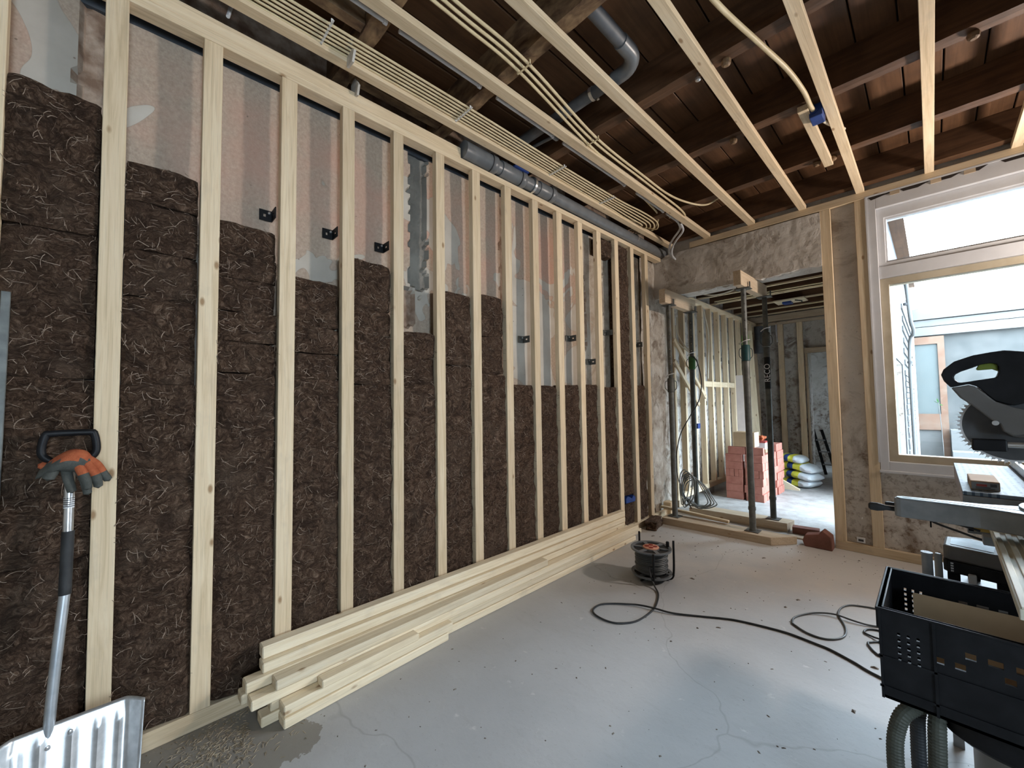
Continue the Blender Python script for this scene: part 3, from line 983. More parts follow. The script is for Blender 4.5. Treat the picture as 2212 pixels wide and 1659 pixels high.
# ---- courtyard outside the window
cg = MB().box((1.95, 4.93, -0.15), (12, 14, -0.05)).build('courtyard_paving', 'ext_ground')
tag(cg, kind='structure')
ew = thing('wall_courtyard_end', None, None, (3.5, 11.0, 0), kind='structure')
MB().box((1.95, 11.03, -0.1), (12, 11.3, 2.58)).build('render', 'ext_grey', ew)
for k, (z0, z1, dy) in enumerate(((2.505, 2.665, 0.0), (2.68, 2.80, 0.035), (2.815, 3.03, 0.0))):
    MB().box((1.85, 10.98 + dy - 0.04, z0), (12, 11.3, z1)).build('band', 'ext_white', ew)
el = thing('wall_courtyard_left', None, None, (1.95, 8, 0), kind='structure')
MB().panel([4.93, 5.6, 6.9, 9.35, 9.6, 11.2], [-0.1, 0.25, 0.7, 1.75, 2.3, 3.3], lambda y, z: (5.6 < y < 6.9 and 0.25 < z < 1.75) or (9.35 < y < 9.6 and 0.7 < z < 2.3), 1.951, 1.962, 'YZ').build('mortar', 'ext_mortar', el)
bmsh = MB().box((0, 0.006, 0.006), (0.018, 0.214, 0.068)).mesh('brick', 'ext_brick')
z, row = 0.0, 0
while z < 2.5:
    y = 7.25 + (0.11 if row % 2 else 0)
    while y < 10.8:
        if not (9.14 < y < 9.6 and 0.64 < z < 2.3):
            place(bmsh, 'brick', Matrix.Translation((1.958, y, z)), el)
        y += 0.22
    z += 0.145 if z > 1.6 else 0.074
    row += 1
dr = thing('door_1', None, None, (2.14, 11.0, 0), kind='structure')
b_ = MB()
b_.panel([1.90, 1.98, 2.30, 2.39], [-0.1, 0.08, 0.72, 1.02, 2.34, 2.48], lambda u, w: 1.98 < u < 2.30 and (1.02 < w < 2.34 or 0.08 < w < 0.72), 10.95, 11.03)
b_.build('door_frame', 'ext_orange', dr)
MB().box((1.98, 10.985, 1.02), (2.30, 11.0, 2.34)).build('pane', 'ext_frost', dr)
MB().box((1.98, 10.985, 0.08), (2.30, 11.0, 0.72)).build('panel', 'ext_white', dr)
for k in range(2):
    o = MB().box((2.40, 10.55 - 0.40 * k, -0.05), (3.4, 10.93 - 0.40 * k, 0.75 - 0.35 * k)).build('courtyard_step', 'ext_white')
    tag(o, ['upper pale stone step beyond the window beside the door', 'lower pale stone step beyond the window below the other'][k], 'step', 'courtyard steps')
o = MB().box((1.975, 7.95, 1.50), (2.02, 8.12, 1.72)).build('meter_box', 'grey_plastic', bevel=0.01)
tag(o, 'small grey box on the pale brick wall outside the window', 'box')
dp = thing('downpipe', 'pale downpipe on the courtyard wall outside the window', 'pipe', (2.0, 6.9, 0.2))
m = MB()
m.tube(spline([(2.01, 7.35, 3.2), (2.04, 7.35, 2.4), (2.06, 7.5, 2.2), (2.01, 7.6, 1.9), (2.01, 7.6, -0.04)], 6), 0.02, 10)
m.build('pipe', 'ext_white', dp, True)
for z in (1.8, 2.55):
    MB().lathe([(0.028, z), (0.028, z + 0.03)], (2.01, 7.6 if z < 2 else 7.35, 0), 12).build('bracket', 'ext_mortar', dp)
# plants along the wall top
pl = MB()
rnd = random.Random(5)
for k in range(60):
    x = 1.9 + rnd.random() ** 1.4 * 3.5
    h = rnd.uniform(0.05, 0.17)
    a = rnd.uniform(-0.02, 0.02)
    pl.add([(x, 11.1, 3.03), (x + 0.012, 11.1, 3.03), (x + a + 0.004, 11.11, 3.03 + h)], [(0, 1, 2)])
o = pl.build('wall_top_grass', 'leaf')
tag(o, 'thin weeds sprouting along the top of the courtyard wall', 'weeds', kind='stuff')
sp = thing('leafy_sprig', 'small green sprig in front of the courtyard door glass', 'plant', (2.25, 10.5, 0))
MB().tube(spline([(2.30, 10.5, -0.05), (2.29, 10.5, 0.7), (2.27, 10.5, 1.24)], 6), 0.005, 6).build('stem', 'ext_white', sp)
for k, (dx, dz) in enumerate(((-0.06, 0.05), (0.05, -0.04), (-0.02, 0.10))):
    MB().add([(2.27, 10.5, 1.22), (2.27 + dx * 0.6 + 0.012, 10.49, 1.22 + dz * 0.5), (2.27 + dx, 10.5, 1.22 + dz), (2.27 + dx * 0.5 - 0.012, 10.51, 1.22 + dz * 0.6)], [(0, 1, 2, 3)]).build('leaf', 'leaf_bright', sp)


# ================================================================== LEFT WALL FRAME AND INSULATION
S = [-0.976, -0.676, -0.366, -0.056, 0.2525, 0.566, 0.868, 1.173, 1.476, 1.78, 2.091, 2.401, 2.705, 3.012, 3.315, 3.629, 3.944, 4.256]
fl = thing('timber_stud_frame', 'long pale pine stud frame along the left wall holding brown insulation', 'frame', (-0.022, 1.7, 0))
timber('sole_plate', (-0.0225, -1.2, 0.036), (-0.0225, 4.60, 0.036), 0.045, 0.072, 'pine', fl)
timber('top_plate', (-0.038, -1.2, 3.041), (-0.038, 4.62, 3.041), 0.076, 0.042, 'pine', fl)
timber('top_plate', (-0.030, -1.2, 3.097), (-0.030, 1.645, 3.097), 0.060, 0.069, 'pine', fl)
rnd = random.Random(11)
for y in S:
    timber('stud', (-0.0225, y + rnd.uniform(-0.003, 0.003), 0.073), (-0.0225, y + rnd.uniform(-0.003, 0.003), 3.019), 0.045, 0.066 + rnd.uniform(0, 0.006), 'pine', fl, up=(0, 1, 0))

seams = {
    1: [0.075, 1.45, 2.52], 2: [0.075, 0.80, 1.47, 2.02, 2.555], 3: [0.075, 1.45, 1.81, 2.005, 2.205, 2.365],
    4: [0.075, 1.51, 1.655, 1.80, 1.955, 2.065, 2.215], 5: [0.075, 1.49, 1.625, 1.765, 2.015],
    6: [0.075, 1.47, 1.61, 1.75, 1.90, 2.185], 7: [0.075, 1.47, 1.64, 1.805], 8: [0.075, 1.61, 2.105],
    9: [0.075, 1.56, 1.84, 2.14], 10: [0.075, 1.49], 11: [0.075, 1.49], 12: [0.075, 1.50], 13: [0.075, 1.51],
    14: [0.075, 1.49], 15: [0.075, 0.29], 16: [0.075, 1.52]}
extra = {14: [(2.82, 2.985)], 15: [(0.375, 2.985)]}


def batt(y0, y1, z0, z1, seed, label, xf=-0.008, xb=-0.120, step=0.017, right_gap=0.0, slant=0.0):
    rr = random.Random(seed)
    y1 -= right_gap
    ny, nz, nx = max(3, int((y1 - y0) / step)), max(3, int((z1 - z0) / step)), 4
    ids, V, F = {}, [], []
    cx, cy, cz = (xf + xb) / 2, (y0 + y1) / 2, (z0 + z1) / 2
    off = Vector((seed * 3.17, seed * 1.71, seed * 0.37))

    def vert(i, j, k):
        key = (i, j, k)
        if key in ids:
            return ids[key]
        u, w, h = i / nx, j / ny, k / nz
        x, y, z = xb + (xf - xb) * u, y0 + (y1 - y0) * w, z0 + (z1 - z0) * h
        q = Vector((x, y, z)) + off
        big = noise.fractal(q * 7, 0.9, 2.0, 3) * 0.013 + (0.5 - abs(noise.noise(q * 13 + Vector((3, 3, 3))))) * 0.014 - 0.004
        fine = noise.noise(q * 38) * 0.0055 + noise.noise(q * 80) * 0.0025
        # rounded edges towards the front
        ew = min(w, 1 - w) * (y1 - y0)
        eh = min(h, 1 - h) * (z1 - z0)
        rd = 0.0
        if u > 0.6:
            rd = 0.012 * math.exp(-ew / 0.010) + 0.009 * math.exp(-eh / 0.007)
        dx = (big + fine) * (1.0 if u > 0.5 else 0.3) - rd * u
        dy = noise.noise(q * 16 + Vector((9, 2, 1))) * 0.006 * (1 if 0 < w < 1 else 0.8)
        dz = noise.noise(q * 11 + Vector((1, 7, 3))) * 0.006 + slant * (w - 0.5)
        if w == 0:
            dy = abs(dy) * 0.8
        if w == 1:
            dy = -abs(dy) * 1.2
        if h == 0:
            dz = abs(dz)
        if h == 1:
            dz = -abs(dz) * 1.2 + slant * (w - 0.5)
        ids[key] = len(V)
        V.append((x + dx, y + dy, z + dz))
        return ids[key]

    def quad(a, b, c, d):
        F.append((vert(*a), vert(*b), vert(*c), vert(*d)))
    for j in range(ny):
        for k in range(nz):
            quad((nx, j, k), (nx, j + 1, k), (nx, j + 1, k + 1), (nx, j, k + 1))
            quad((0, j, k), (0, j, k + 1), (0, j + 1, k + 1), (0, j + 1, k))
    for i in range(nx):
        for k in range(nz):
            quad((i, 0, k), (i + 1, 0, k), (i + 1, 0, k + 1), (i, 0, k + 1))
            quad((i, ny, k), (i, ny, k + 1), (i + 1, ny, k + 1), (i + 1, ny, k))
        for j in range(ny):
            quad((i, j, 0), (i, j + 1, 0), (i + 1, j + 1, 0), (i + 1, j, 0))
            quad((i, j, nz), (i + 1, j, nz), (i + 1, j + 1, nz), (i, j + 1, nz))
    root = thing('insulation_batt', label, 'insulation', (xb, cy, z0), 'brown wool batts between the studs')
    m = MB()
    m.v, m.f, m.mi = V, F, [0] * len(F)
    m.build('wool_body', 'wool', root, smooth=True)
    # loose fibres lying on the face and over the cut edges
    fm = MB()
    for _ in range(int(900 * (y1 - y0) * (z1 - z0)) + 8):
        y, z = rr.uniform(y0, y1), rr.uniform(z0, z1)
        a = rr.uniform(0, 2 * PI)
        L = rr.uniform(0.012, 0.055)
        cur = rr.uniform(-45, 45)
        wd = rr.uniform(0.0005, 0.0011)
        x = xf + 0.002
        pts = []
        for s in range(6):
            q = Vector((xf, y, z)) + off
            sx = xf + (noise.fractal(q * 7, 0.9, 2.0, 3) * 0.013 + (0.5 - abs(noise.noise(q * 13 + Vector((3, 3, 3))))) * 0.014 - 0.004 + noise.noise(q * 38) * 0.0055) + 0.003 + 0.006 * math.sin(s * 0.6) * rr.random()
            e = min(y - y0, y1 - y, z - z0, z1 - z)
            sx -= 0.008 * math.exp(-max(e, 0) / 0.012)
            if y < y0 + 0.004 or y > y1 - 0.004:
                sx = max(sx, 0.0015)
            pts.append((sx, y, z))
            y += math.cos(a) * L / 5
            z += math.sin(a) * L / 5
            a += cur * L / 5
            if not (y0 - 0.006 < y < y1 + 0.006 and z0 < z < z1 + 0.006):
                break
        if len(pts) < 3:
            continue
        o_ = len(fm.v)
        for (px, py, pz) in pts:
            fm.v += [(px, py - wd * math.sin(a), pz - wd), (px + 0.0006, py + wd * math.sin(a), pz + wd)]
        for s in range(len(pts) - 1):
            fm.f.append((o_ + 2 * s, o_ + 2 * s + 2, o_ + 2 * s + 3, o_ + 2 * s + 1))
            fm.mi.append(0)
    if fm.f:
        me = bpy.data.meshes.new('loose_fibres')
        me.from_pydata([(x - xb, y - cy, z - z0) for x, y, z in fm.v], [], fm.f)
        me.materials.append(MAT['fibre'])
        fo = bpy.data.objects.new('loose_fibres', me)
        col.objects.link(fo)
        fo.parent = root
        fo['kind'] = 'stuff'
    return root


seed = 1
bayname = {1: 'the bay cut by the left picture edge', 2: 'the bay behind the shovel'}
for b, zl in seams.items():
    pcs = [(zl[i], zl[i + 1]) for i in range(len(zl) - 1)] + extra.get(b, [])
    bn = bayname.get(b, 'the %s bay right of the shovel' % ordinal(b - 3))
    for i, (z0, z1) in enumerate(pcs):
        y0, y1 = S[b] + 0.035, S[b + 1] - 0.035
        rr = random.Random(seed * 7)
        gap = rr.uniform(0.0, 0.012) if (b >= 4 and i > 0) or b in (4, 8, 13, 14) else rr.uniform(0, 0.006)
        if b >= 15:
            gap = 0.03
        tall = z1 - z0 > 1.0
        kind = 'tall' if tall else 'short'
        if len(pcs) == 1:
            lab = 'tall brown wool batt alone in %s' % bn
        elif tall and i == 0:
            lab = 'tall brown wool batt at the foot of %s' % bn
        elif i == len(pcs) - 1:
            lab = '%s brown wool piece on top in %s' % (kind, bn)
        else:
            lab = '%s brown wool piece, %s up, in %s' % (kind, ordinal(i), bn)
        batt(y0, y1, z0, z1 + 0.002, seed, lab, right_gap=gap, slant=rr.uniform(-0.012, 0.012), xf=-0.004 - rr.uniform(0, 0.02), step=0.016 if b < 9 else 0.02)
        seed += 1

# black angle brackets that tie the studs to the wall
brk = MB()
brk.box((-0.03, -0.028, -0.028), (0.0, 0.028, 0.028))
for k, (y, z) in enumerate(((0.495, 2.33), (0.80, 2.32), (1.105, 2.32), (2.33, 1.87), (2.95, 1.94), (3.26, 1.74), (3.56, 2.06), (4.18, 1.99))):
    rt = thing('angle_bracket', 'black steel angle bracket %s' % ['beside the third stud right of the shovel', 'beside the fourth stud right of the shovel', 'beside the fifth stud right of the shovel, by the cement chase', 'above the batts in the eighth bay right of the shovel', 'above the batts in the tenth bay right of the shovel', 'low in the eleventh bay right of the shovel', 'high in the twelfth bay right of the shovel', 'in the last bay before the opening'][k], 'bracket', (-0.11, y, z), 'stud wall brackets')
    m = MB()
    m.panel([y - 0.03, y - 0.012, y + 0.0, y + 0.012, y + 0.028], [z - 0.028, z - 0.008, z + 0.008, z + 0.028], lambda u, w: y - 0.012 < u < y and z - 0.008 < w < z + 0.008, -0.122, -0.117, 'YZ')
    bm_ = 'black_plastic' if k < 3 else 'galv_dark'
    m.build('wall_leg', bm_, rt, bevel=0.001)
    MB().panel([-0.117, -0.09, -0.07, -0.046], [z - 0.028, z - 0.006, z + 0.006, z + 0.028], lambda u, w: -0.09 < u < -0.07 and abs(w - z) < 0.006, y + 0.024, y + 0.029, 'XZ').build('stud_leg', bm_, rt, bevel=0.001)
    MB().lathe([(0.007, -0.117), (0.007, -0.111), (0.004, -0.109)], (0, y + 0.014, z + 0.014), 8, 'X').build('screw', 'chrome', rt)
o = MB()
o.prism([(3.715, 0.30), (3.895, 0.295), (3.905, 0.335), (3.87, 0.365), (3.83, 0.335), (3.79, 0.355), (3.75, 0.37), (3.715, 0.345)], -0.10, -0.012, 'YZ')
o = o.build('electrical_box', 'blue_box', origin=(-0.05, 3.8, 0.29), bevel=0.004)
tag(o, 'dark blue plastic box set between brown wool near the opening', 'box')

# ================================================================== CEILING SERVICES
# wide bundle of cream conduits
for i in range(6):
    x0 = 0.158 + 0.0252 * i
    fr = i / 5
    pts = [(x0 - 0.03, -2.15, 3.188), (x0 - 0.02, 0.2, 3.188), (x0 - 0.002, 1.5, 3.188), (x0 - 0.004, 2.4, 3.188), (x0 - 0.006 + 0.012 * fr, 3.0, 3.187)]
    a_, b_q = 0.050 + 0.036 * i, 0.080 + 0.048 * i
    xe = 0.10 + a_
    pts += [(x0 + (xe - x0) * 0.35, 3.30, 3.186), (xe - 0.004, 3.58, 3.183)]
    for th in (0, 25, 50, 72, 92, 104):
        xx = 0.10 + a_ * math.cos(R(th))
        pts.append((xx, 3.80 + b_q * math.sin(R(th)), 3.181 if xx > 0.172 else 3.212))
    pts.append((-0.03, 3.80 + b_q * 0.93, 3.225))
    o = MB().tube(spline(pts, 7), 0.0067, 8).build('conduit', 'conduit', smooth=True, origin=(x0, 0.5, 3.18))
    tag(o, 'cream plastic conduit in the wide ceiling bundle, %s' % (['the one against the left batten', 'second from the left batten', 'third from the left batten', 'third from its right side', 'second from its right side', 'the outermost right one with the widest bend'][i]), 'conduit', 'wide conduit bundle')
for k, y in enumerate((0.67, 1.50, 2.42, 3.12)):
    m = MB()
    m.box((0.125, y - 0.004, 3.173), (0.315, y + 0.004, 3.177))
    for i in range(7):
        m.box((0.1435 + 0.0252 * i, y - 0.005, 3.173), (0.1475 + 0.0252 * i, y + 0.005, 3.196))
    o = m.build('conduit_clip', 'white_clip', origin=(0.22, y, 3.175))
    tag(o, 'white clip strip across the wide conduit bundle, %s' % ['nearest the camera', 'second along from the camera', 'third along from the camera', 'just before the bundle bends'][k], 'clip', 'clips on the wide bundle')

# narrow bundle of three, parting at the third batten
nb = [
    ('left conduit of the narrow bundle, crossing over to join the wide bend', [(0.702, -2.1), (0.707, 0.6), (0.704, 1.13), (0.692, 1.53), (0.589, 2.26), (0.553, 2.6), (0.50, 2.84), (0.49, 3.0), (0.44, 3.28), (0.405, 3.55), (0.35, 3.86), (0.20, 4.10), (0.02, 4.25)]),
    ('middle conduit of the narrow bundle, hooking back above the batten', [(0.735, -2.1), (0.742, 0.6), (0.738, 1.10), (0.728, 1.53), (0.625, 2.30), (0.61, 3.04), (0.605, 3.48), (0.60, 3.78), (0.575, 3.97), (0.50, 4.02), (0.40, 4.0)]),
    ('right conduit of the narrow bundle, turning off along the far joist', [(0.768, -2.1), (0.776, 0.6), (0.773, 1.08), (0.763, 1.53), (0.658, 2.32), (0.644, 3.04), (0.647, 3.44), (0.70, 3.72), (0.80, 3.90), (0.93, 3.945), (1.10, 3.93), (1.5, 3.93), (2.3, 3.93), (3.2, 3.93)])]
for k, (lb, p) in enumerate(nb):
    zf = lambda x, y: 3.187 + (0.045 if x < 0.575 and y > 2.75 else 0) + (0.05 if k == 2 and y > 3.9 else 0)
    o = MB().tube(spline([(x, y, zf(x, y)) for x, y in p], 8), 0.0085, 8).build('conduit', 'conduit', smooth=True, origin=(0.72, 1.0, 3.18))
    tag(o, 'cream plastic ' + lb, 'conduit', 'narrow conduit bundle')
for k, (x, y) in enumerate(((0.73, 1.53), (0.622, 2.33))):
    m = MB().box((x - 0.05, y - 0.004, 3.172), (x + 0.05, y + 0.004, 3.176)).box((x - 0.05, y - 0.004, 3.172), (x - 0.046, y + 0.004, 3.2)).box((x + 0.046, y - 0.004, 3.172), (x + 0.05, y + 0.004, 3.2))
    o = m.build('conduit_clip', 'conduit', origin=(x, y, 3.175))
    tag(o, 'cream clip on the narrow conduit bundle, %s' % ['nearer the camera', 'farther from the camera'][k], 'clip', 'clips on the narrow bundle')

o = MB().tube(spline([(1.44, -2.1, 3.19), (1.48, 0.4, 3.19), (1.55, 1.5, 3.185), (1.585, 1.90, 3.18), (1.665, 2.32, 3.178), (1.72, 2.6, 3.175), (1.748, 2.85, 3.17), (1.752, 3.02, 3.165), (1.757, 3.10, 3.165)], 8), 0.0125, 10).build('conduit', 'conduit', smooth=True, origin=(1.6, 2, 3.18))
tag(o, 'single thick cream conduit curving down to the blue ceiling box', 'conduit')
jb = thing('junction_box', 'dark blue junction box hung beside the short batten under the ceiling', 'box', (1.762, 3.15, 3.13))
MB().box((1.732, 3.088, 3.125), (1.80, 3.20, 3.205)).build('body', 'blue_box', jb, bevel=0.005)
MB().lathe([(0.02, -0.012), (0.02, 0.0)], (1.757, 3.088, 3.165), 12, 'Y').build('inlet', 'blue_box', jb)
MB().lathe([(0.013, 0.0), (0.013, 0.012)], (1.775, 3.20, 3.165), 12, 'Y').build('outlet', 'blue_box', jb)
o = MB().tube(spline([(1.775, 3.213, 3.165), (1.785, 3.3, 3.18), (1.80, 3.42, 3.21), (1.85, 3.6, 3.24)], 6), 0.010, 8).build('conduit', 'cream_wire', smooth=True, origin=(1.8, 3.4, 3.18))
tag(o, 'short cream conduit leaving the far side of the blue ceiling box', 'conduit')

# grey drain pipe over the top plate
dp_ = thing('drain_pipe', 'thick grey plastic drain pipe lying along the top of the left stud frame', 'pipe', (-0.02, 3.2, 3.10))
PZ, PX = 3.126, 0.004
MB().cyl((PX, 1.68, PZ), (PX, 4.72, PZ - 0.01), 0.052, 28).build('pipe', 'pvc_grey', dp_, True)
for y, L, r in ((1.66, 0.30, 0.061), (2.00, 0.26, 0.0605), (2.42, 0.20, 0.060)):
    g = MB().lathe([(r - 0.006, y - 0.002), (r, y), (r, y + L - 0.06), (r + 0.004, y + L - 0.055), (r + 0.004, y + L - 0.01), (r - 0.004, y + L)], (PX, 0, PZ), 28, 'Y')
    c_ = g.build('coupling', 'pvc_grey', dp_, True)
    MB().lathe([(r + 0.0052, y + L - 0.064), (r + 0.0052, y + L - 0.058)], (PX, 0, PZ), 28, 'Y').build('seal_ring', 'black_rubber', c_)
for y in (2.345, 3.99):
    c_ = MB().lathe([(0.0655, y), (0.0655, y + 0.02)] if y < 3 else [(0.056, y), (0.056, y + 0.02)], (PX, 0, PZ), 28, 'Y').build('pipe_clamp', 'chrome', dp_, True)
    MB().box((PX - 0.006, y + 0.004, PZ + 0.05), (PX + 0.006, y + 0.016, PZ + 0.07)).build('clamp_screw', 'chrome', c_)
MB().box((PX + 0.045, 2.10, PZ + 0.028), (PX + 0.075, 2.25, PZ + 0.040)).build('bracket', 'blue_box', dp_)

# thinner waste pipe with an elbow
wp = thing('waste_pipe', 'dark grey waste pipe with an elbow under the ceiling planks', 'pipe', (1.0, 2.0, 3.25))
PZ2 = 3.262
MB().cyl((1.135, 1.545, PZ2), (1.135, 1.86, PZ2), 0.036, 20).build('pipe', 'pvc_dark', wp, True)
bend = [(1.135 - 0.11 + 0.11 * math.cos(a), 1.94 + 0.11 * math.sin(a) - 0.0, PZ2) for a in [PI / 2 * k / 8 for k in range(9)]]
MB().tube([(1.135, 1.85, PZ2)] + bend + [(0.97, 2.05, PZ2)], 0.041, 20).build('elbow', 'pvc_grey', wp, True)
MB().cyl((0.98, 2.05, PZ2), (0.05, 2.05, PZ2), 0.036, 20).build('pipe', 'pvc_dark', wp, True)
for k, x in enumerate((0.82,)):
    c_ = MB().lathe([(0.041, x - 0.01), (0.041, x + 0.01)], (0, 2.05, PZ2), 20, 'X').build('pipe_clamp', 'chrome', wp)
    MB().box((x - 0.008, 2.085, PZ2 - 0.006), (x + 0.008, 2.115, PZ2 + 0.006)).build('clamp_screw', 'chrome', c_)
MB().lathe([(0.037, 1.535), (0.037, 1.55)], (1.135, 0, PZ2), 20, 'Y').build('pipe_end', 'label_white', wp)

# white conduit along the second batten, in lengths, with a tee
wc = thing('white_conduit', 'white plastic conduit run in lengths beside the second batten', 'conduit', (0.46, 2, 3.2))
for a, b in ((-2.1, 0.86), (0.93, 1.44), (1.57, 2.09), (2.20, 3.02), (3.22, 3.73), (3.80, 4.05)):
    c_ = MB().cyl((0.463, a, 3.188), (0.463, b, 3.188), 0.0105, 10).build('length', 'pvc_white', wc, True)
    MB().cyl((0.463, b - 0.012, 3.188), (0.463, b + 0.006, 3.188), 0.0145, 10).build('sleeve', 'pvc_white', c_)
MB().cyl((0.463, 2.11, 3.20), (0.22, 2.13, 3.24), 0.011, 10).build('tee_branch', 'pvc_dark', wc, True)
MB().lathe([(0.017, 2.09), (0.02, 2.10), (0.02, 2.13), (0.014, 2.14)], (0.463, 0, 3.192), 12, 'Y').build('tee', 'pvc_grey', wc)
PBENT = [[(0.463, 4.055, 3.188), (0.44, 4.16, 3.150), (0.298, 4.32, 3.135), (0.196, 4.45, 3.121), (0.138, 4.56, 3.074), (0.144, 4.665, 3.031)]]
PBENT.append([(x + 0.026, y + 0.01, z - 0.026) for x, y, z in PBENT[0]])
for k in range(2):
    p = PBENT[k]
    o = MB().tube(spline(p, 8), 0.011, 8).build('bent_conduit', 'pvc_white', smooth=True, origin=(0.3, 4.4, 3.0))
    tag(o, ['white bent conduit dropping to the header beside the drain pipe, the right one', 'white bent conduit dropping to the header beside the drain pipe, the left one'][k], 'conduit', 'bent white conduits')
# white hangers seen above the top plate at the left
for k, y in enumerate((0.16, 0.30)):
    o = MB().cyl((0.03, y, 3.15), (-0.05, y + 0.05, 3.40), 0.008, 8).build('hanger', 'pvc_white', origin=(0.0, y, 3.3))
    tag(o, 'thin white hanger above the top plate, %s of two' % ['left', 'right'][k], 'hanger', 'white hangers')
# eye bolt and screws on the joists
o = MB().lathe([(0.006, 3.15), (0.014, 3.155), (0.014, 3.17), (0.006, 3.175), (0.006, 3.20)], (1.36, 2.29, 0), 12).build('ring_bolt', 'chrome', origin=(1.36, 2.29, 3.17))
tag(o, 'small bright ring bolt under the joist near the elbow pipe', 'bolt')


# ================================================================== TIMBER STACK ON THE FLOOR
H_ = 0.0445
stack = [  # near (x, y), far (x, y), level, width, thickness, label
    ((0.055, 0.46), (0.040, 3.55), 5, 0.064, 0.055, 'long pine plank on top of the stack, against the studs'),
    ((0.083, 0.455), (0.050, 3.53), 4, 0.070, 0.044, 'long pine plank in the second layer from the top of the stack'),
    ((0.104, 0.388), (0.058, 3.50), 3, 0.070, 0.044, 'long pine plank reaching farthest left in the third layer of the stack'),
    ((0.176, 0.485), (0.130, 2.30), 3, 0.068, 0.044, 'shorter pine plank whose square end casts a shadow on the plank below'),
    ((0.094, 0.374), (0.044, 3.58), 2, 0.070, 0.044, 'long pine plank at the back of the fourth layer of the stack'),
    ((0.166, 0.396), (0.116, 3.66), 2, 0.070, 0.044, 'long pine plank at the front of the fourth layer of the stack'),
    ((0.236, 0.655), (0.212, 1.16), 2, 0.060, 0.035, 'short pine offcut lying on the front of the stack'),
    ((0.080, 0.43), (0.040, 3.60), 1, 0.070, 0.044, 'long pine plank at the back of the fifth layer of the stack'),
    ((0.152, 0.47), (0.112, 3.72), 1, 0.070, 0.044, 'long pine plank in the middle of the fifth layer of the stack'),
    ((0.226, 0.503), (0.190, 1.392), 1, 0.070, 0.044, 'short pine plank, upper of the two front ones with near ends by the damp patch'),
    ((0.085, 0.50), (0.042, 3.62), 0, 0.070, 0.044, 'long pine plank at the bottom of the stack, against the sole plate'),
    ((0.160, 0.435), (0.118, 3.60), 0, 0.070, 0.044, 'long pine plank at the bottom whose stub end shows under the stack'),
    ((0.237, 0.500), (0.195, 1.358), 0, 0.070, 0.044, 'short pine plank on the floor at the front edge of the stack')]
for (xa, ya), (xb_, yb_), lv, w, h, lb in stack:
    z = lv * H_ + h / 2 + 0.0008
    o = timber('pine_plank', (xa, ya, z), (xb_, yb_, z), w - 0.002, h - 0.001, 'pine_fresh', bevel=0.0045)
    tag(o, lb, 'plank', 'planks stacked along the left wall')

# sawdust and chips by the near end of the stack, grit over the floor
rnd = random.Random(21)
ch = MB()
for _ in range(900):
    x, y = abs(rnd.gauss(0.16, 0.10)) + 0.01, rnd.gauss(0.33, 0.13)
    if x < 0.01 or (0.05 < x < 0.27 and y > 0.40):
        continue
    a, L, w = rnd.uniform(0, PI), rnd.uniform(0.003, 0.013), rnd.uniform(0.0007, 0.002)
    c_, s_ = math.cos(a), math.sin(a)
    h = rnd.uniform(0.0006, 0.003)
    ch.add([(x - c_ * L - s_ * w, y - s_ * L + c_ * w, 0.0003), (x + c_ * L - s_ * w, y + s_ * L + c_ * w, h), (x + c_ * L + s_ * w, y + s_ * L - c_ * w, h), (x - c_ * L + s_ * w, y - s_ * L - c_ * w, 0.0003), (x, y, h + 0.0012)], [(0, 1, 4), (1, 2, 4), (2, 3, 4), (3, 0, 4)])
o = ch.build('sawdust', 'chip')
tag(o, 'sawdust and thin shavings on the damp floor by the stack end', 'sawdust', kind='stuff')
ch = MB()
for _ in range(520):
    x, y = rnd.uniform(0.3, 3.2), rnd.uniform(0.3, 4.5)
    if rnd.random() < 0.25:
        x, y = rnd.uniform(0.15, 2.0), rnd.uniform(3.8, 4.6)
    s = rnd.uniform(0.0012, 0.0045) if rnd.random() < 0.93 else rnd.uniform(0.006, 0.011)
    a = rnd.uniform(0, PI)
    e = rnd.uniform(0.4, 2.4)
    c_, s_ = math.cos(a), math.sin(a)
    pts = [(x + (c_ * u * e - s_ * w) * s, y + (s_ * u * e + c_ * w) * s, 0.0002) for u, w in ((-1, -0.7), (0.8, -1), (1, 0.6), (-0.6, 1))]
    ch.add(pts + [(x, y, s * 0.8)], [(0, 1, 4), (1, 2, 4), (2, 3, 4), (3, 0, 4)])
o = ch.build('floor_grit', 'debris')
tag(o, 'dark grit and crumbs scattered over the concrete floor', 'grit', kind='stuff')
o = MB().tube(spline([(1.60, 1.16, 0.003), (1.63, 1.15, 0.003), (1.68, 1.14, 0.003)], 4), 0.002, 6).build('white_stick', 'label_white', origin=(1.63, 1.15, 0.003))
tag(o, 'thin white stick on the floor left of the hoses', 'stick')

# ================================================================== SHOVEL AND GLOVE
sh = thing('shovel', 'aluminium scoop shovel leaning against the left studs', 'shovel', (0.14, -0.11, 0.0))
# scoop: ribbed, dished sheet
V_, F_ = [], []
nu, nv = 40, 22
for i in range(nu + 1):
    u = i / nu
    for j in range(nv + 1):
        v_ = j / nv
        y = -0.292 + 0.362 * u
        cu = abs(2 * u - 1)
        side = 0.060 * max(0, cu - 0.72) ** 1.3 / 0.28 ** 1.3
        rib = 0
        for rc in (0.16, 0.30, 0.50, 0.68, 0.83):
            rib += 0.006 * math.exp(-((u - rc) / 0.022) ** 2) * min(1, max(0, (0.93 - v_) * 12))
        z = -0.0 + 0.305 * v_
        x = 0.235 - 0.115 * v_ ** 0.8 + side * (0.6 + 0.4 * v_) + rib
        yy = y + (u - 0.5) * 0.03 * (1 - v_) * -1
        V_.append((x, yy, z + 0.003))
for i in range(nu):
    for j in range(nv):
        a = i * (nv + 1) + j
        F_.append((a, a + nv + 1, a + nv + 2, a + 1))
m = MB().add(V_, F_)
